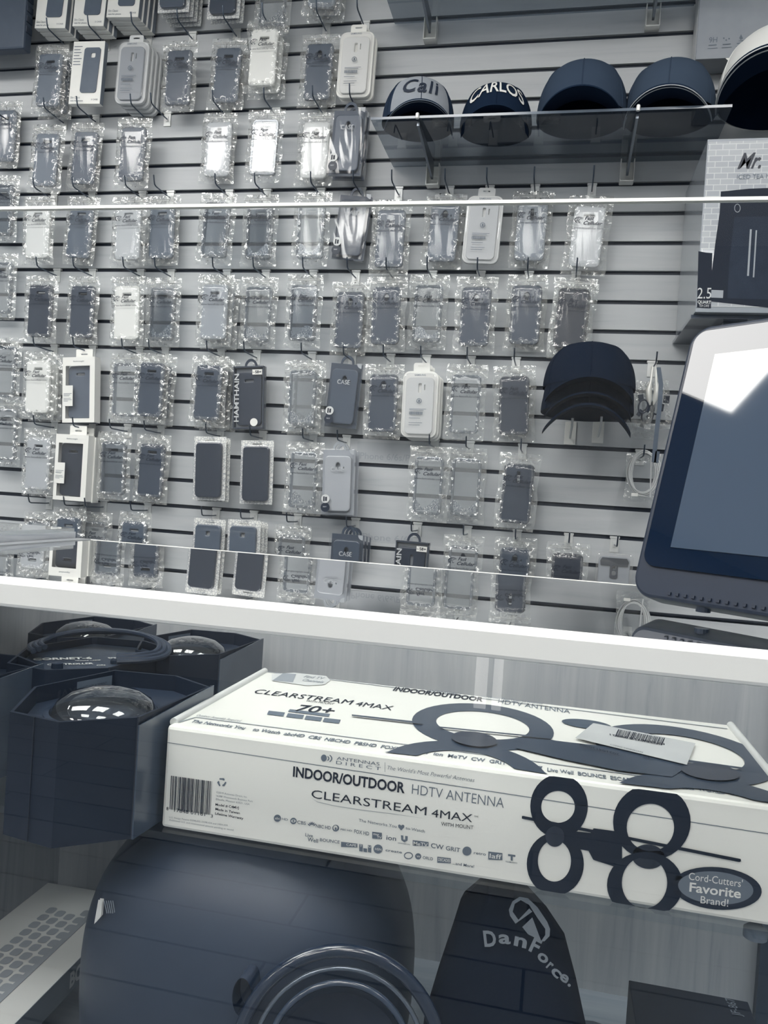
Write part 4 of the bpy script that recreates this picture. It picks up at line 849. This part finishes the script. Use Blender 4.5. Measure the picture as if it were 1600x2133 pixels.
mb.add(*tl_([[(604, 1477), (688, 1487), (685, 1493), (600, 1482)]]))
for u in (556, 596, 634, 672): mb.add(*tl_([[(u + 4, 1480 + (u - 556) * .13), (u + 38, 1484 + (u - 556) * .13), (u + 34, 1492 + (u - 556) * .13), (u, 1488 + (u - 556) * .13)]]))
TW(mb, 'The Networks You    to Watch  abcHD  CBS  NBCHD  PBSHD  FOXHD  myTV  ion  MeTV  CW  GRIT  retro  laff', 396, 1504, 1130, 1603, 6, bold=.02); TW(mb, 'Live Well  BOUNCE  ESCAPE  THIS  HSN  create  WORLD  DECADES', 1140, 1606, 1590, 1664, 7, bold=.02)
TW(mb, 'Outdoor Assembly Required', 408, 1491, 500, 1503, 4); mb.build('small_print', M_INK2, ab)
mb = MB(); mb.add(*tl_([[(566, 1404), (612, 1401), (680, 1408), (688, 1417), (676, 1426), (640, 1428), (566, 1418)]], .0002)); mb.build('sticker', plain(.84, .3), ab)
mb = MB(); mb.add(*tl_([[(590, 1402), (617, 1404), (610, 1421), (568, 1417)]], .0005)); TW(mb, 'Find TV', 632, 1411, 672, 1415, 5, .0005, bold=.02); TW(mb, 'Channels', 628, 1418, 672, 1423, 5, .0005, bold=.02); mb.build('sticker_print', M_INK3, ab)
mb = MB(); mb.add(*tl_([ell(1222, 1508, 52, 9, .12), ], .0004)); mb.build('badge_print', plain(.3, .4), ab)
mb = MB(); mb.add(*tl_([[(1236, 1506), (1449, 1548), (1431, 1593), (1198, 1537)]], .0026)); mb.build('shop_sticker', plain(.80, .25, coat=.4), ab)
mb = MB(); x = 1288
while x < 1386: w_ = rnd.choice((1, 1.5, 2.5)); o_ = (x - 1288) * .19; mb.add(*tl_([[(x, 1519 + o_), (x + w_, 1519 + o_), (x + w_ - 7, 1534 + o_), (x - 7, 1534 + o_)]], .0030)); x += w_ + rnd.choice((1, 1.5, 2))
ink(mb, '072506716 78021', Tf(1384, 1548, .0030), Tf(1270, 1528, .0030), Vector((0, -.006, 0)), .01); ink(mb, '202104120006', Tf(1290, 1570, .0030), Tf(1206, 1548, .0030), Vector((0, -.006, 0)), .02); ink(mb, 'ANTENNAS DIRECT', Tf(1340, 1566, .0030), Tf(1270, 1549, .0030), Vector((0, -.004, 0))); ink(mb, 'DI', Tf(1352, 1576, .0030), Tf(1340, 1573, .0030), Vector((0, -.006, 0)), .03); mb.build('shop_sticker_print', M_INK, ab)
mb = MB(); mb.add(*tl_([[(372, 1503), (408, 1493), (1100, 1583), (1590, 1650), (1590, 1652), (1100, 1584.4), (408, 1494.2), (375, 1504.5)]])); mb.add(*tl_([[(552, 1398), (1515, 1517), (1515, 1518.4), (552, 1399)]])); mb.build('lid_seam', M_INK3, ab)

# ================================================================== STAGE LIGHTS IN CARTONS
HEX = [(-.082, -.012), (-.052, .092), (.022, .100), (.076, .070), (.066, -.066), (.012, -.108), (-.045, -.098)]
def inset(pts, k): return [(x * k, y * k) for x, y in pts]
LZ = .1133
def hexmeshes():
    v, f = flatgeo([HEX, inset(HEX, .955)], .0005)
    lo = MB(); n = len(HEX); V = []
    for k in (1, .965):
        for z in (0, LZ):
            for x, y in HEX: V.append((x * k, y * k, z))
    F = []
    for i in range(n):
        j = (i + 1) % n; F += [(i, j, n + j, n + i), (2 * n + j, 2 * n + i, 3 * n + i, 3 * n + j), (n + i, n + j, 3 * n + j, 3 * n + i)]
    F.append(tuple(range(n))[::-1]); lo.add(V, F); shell = lo.mesh('carton', plain(.02, .5, spec=.3))
    v, f = flatgeo([inset(HEX, .955), ellipse(.056, .056, 36, .002, -.016)], .001); deck = MB().add([(x, z, y + LZ - .018) for x, y, z in v], f)
    deck = deck.mesh('inner_plate', plain(.09, .45))
    reflr = MB().lathe([(.062, LZ - .018), (.052, LZ - .040), (.025, LZ - .055), (.001, LZ - .06)], 40, cap=False).mesh('reflector', plain(.12, .3, metal=.3), True)
    dome = MB().lathe([(.0585, LZ - .020), (.057, LZ - .010), (.050, LZ + .002), (.036, LZ + .011), (.018, LZ + .0155), (.0005, LZ + .0165)], 44, cap=False)
    dome = dome.mesh('lens', glassy('lamp_lens', (.62, .66, .70), 1.5, .02, haze=.06, haze_t=.6, gain=1.8), True)
    ringm = MB().lathe([(.0635, LZ - .016), (.0635, LZ - .011), (.058, LZ - .010), (.058, LZ - .016)], 44, cap=False).mesh('lens_ring', plain(.09, .3), True)
    lab = MB(); a, b3 = Vector((-.082 * .93, -.012 * .93 + .016, LZ - .024)), Vector((-.052 * .95, .092 * .9, LZ - .024)); up = Vector((0, 0, .020)); lab.quad(a, b3, b3 + up, a + up)
    lab = lab.mesh('paper_label', plain(.38, .5)); mb = MB(); nrm = Vector((.0012, -.0004, 0)); d = b3 - a
    ink(mb, 'MAX', a + d * .05 + nrm + Vector((0, 0, .006)), a + d * .42 + nrm + Vector((0, 0, .006)), Vector((0, 0, .009)), .02)
    for k in range(3): ink(mb, 'LAMP REPLACEMENT', a + d * .48 + nrm + Vector((0, 0, .012 - .004 * k)), a + d * .9 + nrm + Vector((0, 0, .012 - .004 * k)), Vector((0, 0, .0022)))
    pr_ = mb.mesh('label_print', M_INK); sm = MB()
    for x, y in (HEX[4], HEX[3]): sm.box(x * 1.006 - .0008, x * 1.006 + .0008, y * 1.006 - .0008, y * 1.006 + .0008, 0, LZ + .001)
    sm.box(-.016, -.0152, -.1045, -.1035, .0, LZ); sm = sm.mesh('carton_seam', plain(.03, .6))
    flap = MB(); flap.add([(HEX[4][0] * 1.02, HEX[4][1] * 1.02, 0), (HEX[3][0] * 1.04, HEX[3][1] * 1.0, 0), (HEX[3][0] * 1.04, HEX[3][1] * 1.0, LZ + .002), (HEX[4][0] * 1.02, HEX[4][1] * 1.02, LZ * .94)] , [(0, 1, 2, 3)]); flap.v += [(x + .0012, y, z) for x, y, z in flap.v]; flap.f += [(7, 6, 5, 4), (0, 4, 5, 1), (1, 5, 6, 2), (2, 6, 7, 3), (3, 7, 4, 0)]
    flap = flap.mesh('side_flap', plain(.28, .25, coat=.4)); return shell, deck, reflr, dome, ringm, lab, pr_, sm, flap
HX = hexmeshes()
HN = ['carton', 'inner_plate', 'reflector', 'lens', 'lens_ring', 'paper_label', 'label_print', 'carton_seam', 'side_flap']
def stage_light(P, lab, sc=1.0, yaw=0):
    t = thing('stage_light', lab, 'light fixture', (P[0], P[1], ZS + .0005), 'boxed stage lights on the glass shelf'); t.rotation_euler = (0, 0, yaw)
    for i, (n_, me) in enumerate(zip(HN, HX)):
        o = link(n_, me, t)
        if n_ in ('reflector', 'lens', 'lens_ring', 'inner_plate') and n_ != 'inner_plate': o.scale = (.9, .9, .85); o.location = (.002, -.016, .012)
    t.scale = (sc, sc, 1); return t
stage_light((-.430, .742), 'black six-sided boxed lamp with clear dome, nearest, beside the antenna box')
stage_light((-.655, 1.060), 'black boxed dome lamp at the back left, behind the cabled controller', .9)
stage_light((-.476, 1.035), 'black boxed dome lamp at the back, above the antenna box corner', .93)
stage_light((-.640, .752), 'black boxed dome lamp cut by the left picture edge', .96)
# controller in the same kind of carton with cable on top
Pc_ = (-.558, .905)
t = thing('light_controller', 'black controller with white lettering in a six-sided carton, among the lamps', 'controller', (Pc_[0], Pc_[1], ZS + .0005))
link('carton', HX[0], t); link('carton_seam', HX[7], t)
v, f = flatgeo([inset(HEX, .93)], .004, .001); link('panel', MB().add([(x, z, y + LZ - .014) for x, y, z in v], f).mesh('panel', plain(.18, .35)), t)
mb = MB(); zc = LZ - .0083; V = lambda x, y: Vector((x, y, zc)); d = Vector((.80, .60, 0)); up = Vector((-.6, .8, 0))
s0 = V(-.052, -.040); ink(mb, 'CORNET-6', s0, s0 + d * .068, up * .011, .03); s0 = V(-.030, -.037); ink(mb, 'SINGLE LAMP', s0 + d * .028, s0 + d * .058, up * .004, .01); s0 = V(-.022, -.055); ink(mb, 'CONTROLLER', s0, s0 + d * .052, up * .0075, .02); s0 = V(.018, .012); ink(mb, 'SPEED', s0, s0 + d * .020, up * .006, .02); s0 = V(.028, -.030); ink(mb, 'ON', s0, s0 + d * .01, up * .005, .02)
v, f = flatgeo([[(.014 * cos(a), .014 * sin(a)) for a in [.9 + k * .18 for k in range(11)]] + [(.0125 * cos(a), .0125 * sin(a)) for a in [2.7 - k * .18 for k in range(11)]]]); mb.add([(x + .044, z + .022, zc) for x, y, z in v], f)
link('panel_print', mb.mesh('panel_print', plain(.85, .4, var=0)), t)
for (x, y) in ((.046, .024), (-.004, -.062)): link('knob', MB().lathe([(.007, 0), (.0065, .006), (.004, .007), (.0001, .007)], 20, Matrix.Translation((x, y, zc)), cap=False).mesh('knob', plain(.1, .3), True), t)
link('switch', MB().box(.030, .052, -.022, -.010, zc, zc + .004, Matrix.Rotation(.3, 4, 'Z')).mesh('switch', plain(.1, .2)), t)
t2 = thing('power_cord', 'thick dark power cord looped over the controller carton', 'cord', (Pc_[0], Pc_[1], ZS + LZ))
for k in range(3):
    pts = [Vector((Pc_[0] + .010 + (.088 - .006 * k) * cos(a), Pc_[1] + .005 + (.068 - .007 * k) * sin(a), ZS + LZ + .0045 + .0022 * k + .010 * max(0, sin(a)))) for a in [-.9 + .14 * i for i in range(36)]]
    MB().tube(pts, .0034, 8).build('cord_loop', plain(.12, .4), t2, smooth=True)

# ================================================================== BELOW THE SHELF
zl = ZDK + .10
A = atZ(100, 1838, zl); C_ = atZ(157, 2005, zl); D_ = atZ(30, 2133, zl); dv = (C_ - D_).normalized(); nrm = Vector((-dv.y, dv.x, 0))
w_ = (A - D_).dot(nrm); far = (A - D_).dot(dv)
kb = thing('keyboard_box', 'flat white carton with pale keyboard picture, lower left corner', 'box', D_ + dv * .1 + Vector((0, 0, -.03)))
KM = Matrix(((dv.x, nrm.x, 0, D_.x), (dv.y, nrm.y, 0, D_.y), (0, 0, 1, zl), (0, 0, 0, 1)))
MB().box(-.22, far, 0, w_, -.031, 0, KM).build('carton', plain(.88, .3, coat=.3, var=.02), kb, bevel=.001)
MB().box(-.22, far, -.0008, 0, -.031, 0, KM).build('printed_side', plain(.42, .4), kb)
mb = MB(); mb.box(-.2, far - .05, w_ * .25, w_ * .30, .0003, .0009, KM)
for r_ in range(4):
    for k in range(30):
        x = -.19 + k * .0185 + .004 * r_; y = w_ * .33 + r_ * .0155
        if x > far - .06: continue
        v, f = flatgeo([rrect(.0150, .0120, .004, 3)]); mb.add([(x + a, y + c2, .0008) for a, b3, c2 in v], f, KM)
mb.build('keyboard_picture', plain(.62, .4, var=0), kb)
mb = MB(); ink(mb, 'BOX', KM @ Vector(((C_ - D_).length - .012, -.0012, -.024)), KM @ Vector(((C_ - D_).length + .032, -.0012, -.024)), Vector((0, 0, .017)), .04); mb.build('side_lettering', plain(.75, .4, var=0), kb)
kx = at(170, 1810, YBK - .01)
# rounded speaker
cS = Vector((at(515, 2133, .80).x, .80, ZDK + .178))
sp = thing('portable_speaker', 'big dark rounded plastic speaker with curved shell, under the shelf', 'speaker', (cS.x, cS.y, ZDK))
n, mm = 64, 40; v = []; f = []
def se(a, p): return (abs(cos(a)) ** p * (1 if cos(a) >= 0 else -1), abs(sin(a)) ** p * (1 if sin(a) >= 0 else -1))
for j in range(mm + 1):
    ca, sa = se(-pi / 2 + pi * j / mm, .8)
    for i in range(n):
        cb_, sb = se(2 * pi * i / n, .8); v.append((cS.x + .172 * ca * cb_, cS.y + .135 * ca * sb, cS.z + .172 * sa))
for j in range(mm):
    for i in range(n): f.append((j * n + i, j * n + (i + 1) % n, (j + 1) * n + (i + 1) % n, (j + 1) * n + i))
MB().add(v, f).build('shell', plain(.18, .45, var=.02), sp, smooth=True)
Mr = Matrix.Translation(at(705, 2212, cS.y - .140)) @ Matrix.Rotation(radians(78), 4, 'X') @ Matrix.Rotation(radians(12), 4, 'Y')
for r_, w2, tt, nm in ((.088, .006, .08, 'outer_ring'), (.074, .0022, .42, 'chrome_ring'), (.062, .0030, .2, 'inner_ring')):
    MB().tube([(r_ * cos(a), r_ * sin(a), 0) for a in [2 * pi * k / 56 for k in range(56)]], w2, 10, True, Mr).build(nm, plain(tt, .2, metal=.6 if tt > .3 else 0, coat=.5), sp, smooth=True)
MB().lathe([(.056, .004), (.040, -.012), (.018, -.018), (.0001, -.006)], 40, Mr, cap=False).build('cone', plain(.07, .5), sp, smooth=True)
kn = at(522, 2050, cS.y - .128)
MB().lathe([(.009, .02), (.009, -.004), (.007, -.007), (.0001, -.007)], 24, Matrix.Translation(kn) @ Matrix.Rotation(radians(90), 4, 'X') @ Matrix.Scale(1.9, 4, (0, 1, 0)), cap=False).build('side_knob', plain(.12, .2, coat=.5), sp, smooth=True)
arc = [at(u, v_, y_) for u, v_, y_ in ((312, 1876, .72), (330, 1840, .73), (355, 1812, .74), (385, 1792, .75), (420, 1779, .76))]
MB().tube(arc, .0011, 6).build('edge_bead', plain(.7, .2, metal=.5), sp, smooth=True)  # pale arc modelled on the shell in place of a reflection
sl = [(205, 1874), (213, 1875), (211, 1908), (196, 1925)]
mb = MB(); yv = cS.y - .105
v, f = loops(lambda u, v_, e=0: at(u, v_, yv), [sl]); mb.add(v, f); mb.add([p + Vector((0, .003, 0)) for p in v], [q[::-1] for q in f]); mb.build('vent_window', plain(.85, .3), sp)
mb = MB()
for k in range(5): mb.add(*loops(lambda u, v_, e=0: at(u, v_, yv), [[(216 + k * 4.5, 1876), (218 + k * 4.5, 1876), (224 + k * 4, 1902), (222 + k * 4, 1903)]]))
mb.build('vent_slots', plain(.5, .3), sp)
# drawstring pouch with lettering
Yp_ = .80; sil = [(1002, 1836), (960, 1872), (945, 1920), (915, 2010), (885, 2110), (870, 2230), (860, 2420), (1255, 2420), (1250, 2330), (1224, 2150), (1205, 2060), (1180, 1965), (1140, 1905), (1090, 1850), (1075, 1820), (1020, 1800)]
pb = thing('drawstring_pouch', 'black fabric pouch with silver triangle logo, leaning below the antenna box', 'pouch', at(1060, 2200, Yp_))
G = MB(); cx_, cy_ = 1055, 2080; v = []; f = []; n = len(sil); lay = [(1.0, 0), (.97, .022), (.86, .040), (.60, .052), (.25, .057), (.0, .058)]
bm_pts = []
for k, (s_, dpt) in enumerate(lay):
    for (u, w3) in sil:
        p = at(cx_ + (u - cx_) * s_, cy_ + (w3 - cy_) * s_, Yp_); p.z = max(p.z, ZDK + .001); v.append(p + Vector((0, -dpt + .01 * (w3 - 1800) / 600 * 0, 0)))
for k in range(len(lay) - 1):
    for i in range(n): f.append((k * n + i, k * n + (i + 1) % n, (k + 1) * n + (i + 1) % n, (k + 1) * n + i))
o0 = len(v); v += [Vector((p.x, 2 * Yp_ - p.y + .0, p.z)) for p in v[:o0]]; f += [tuple(q + o0 for q in g[::-1]) for g in f]
G.add(v, f).build('fabric', plain(.0, .9, spec=.15, var=.02), pb, smooth=True)
Fd = lambda u, v_, e=0: at(u, v_, Yp_ - .0595 - e)
M_SILV = plain(.55, .4, var=.02)
mb = MB(); o_ = (800, 1740); dd = lambda x, y: (o_[0] + x / 2, o_[1] + y / 2)
for poly_ in ([(576, 382), (618, 342), (655, 440), (650, 437), (600, 412)], [(520, 310), (535, 275), (565, 256), (600, 262), (640, 300), (680, 360), (692, 390), (690, 420), (668, 442), (655, 440), (672, 415), (672, 390), (640, 345), (605, 290), (570, 270), (545, 285), (536, 318), (560, 352), (605, 305), (618, 318), (548, 368), (525, 335)]):
    mb.add(*loops(Fd, [[dd(*q) for q in poly_]]))
mb.build('logo', M_SILV, pb)
mb = MB()
for ch, x0, y0, x1, y1, h in (('D', 419, 462, 470, 462, 62), ('a', 478, 448, 528, 452, 52), ('n', 540, 456, 592, 470, 54), ('F', 602, 478, 636, 496, 60), ('o', 634, 508, 672, 538, 48), ('r', 674, 548, 690, 562, 44), ('c', 692, 568, 722, 598, 44), ('e', 728, 596, 760, 618, 44), ('.', 764, 622, 774, 632, 50)):
    a, b3 = Fd(*dd(x0, y0)), Fd(*dd(x1, y1)); d_ = (b3 - a).normalized(); up = Vector((-d_.z, 0, d_.x)) * (Fd(*dd(x0, y0 - h)).z - Fd(*dd(x0, y0)).z); v_, f_ = textgeo(ch, .03); ink(mb, ch, a, b3, up, .03)
mb.build('lettering', M_SILV, pb)
# clear coil behind pouch, dark carton bottom right
P = at(1235, 2120, .88)
t = thing('packing_ring', 'pale translucent curved ring behind the pouch, near the dark carton', 'ring', (P.x, P.y, ZDK))
MB().tube([(P.x - .01 + .045 * cos(a), P.y + .03 * sin(a), ZDK + .055 + .050 * sin(a + .4)) for a in [2 * pi * k / 40 for k in range(40)]], .012, 12, True).build('ring', plain(.34, .25, coat=.5), t, smooth=True)
zj = ZDK + .16; a = atZ(1310, 2041, zj); b3 = atZ(1553, 2073, zj)
jb = thing('small_carton', 'dark carton with pale model number on top, bottom right corner', 'box', (a.x + .1, a.y - .1, ZDK))
MB().box(a.x, b3.x, .60, a.y, ZDK, zj).build('carton', plain(.04, .5), jb, bevel=.001)
mb = MB(); s0 = atZ(1545, 2117, zj + .0006); s1 = atZ(1528, 2081, zj + .0006); d_ = s1 - s0; ink(mb, 'JF-867', s0, s1, Vector((d_.y, -d_.x, 0)).normalized() * -.009, .01); mb.build('model_print', plain(.5, .4, var=0), jb)
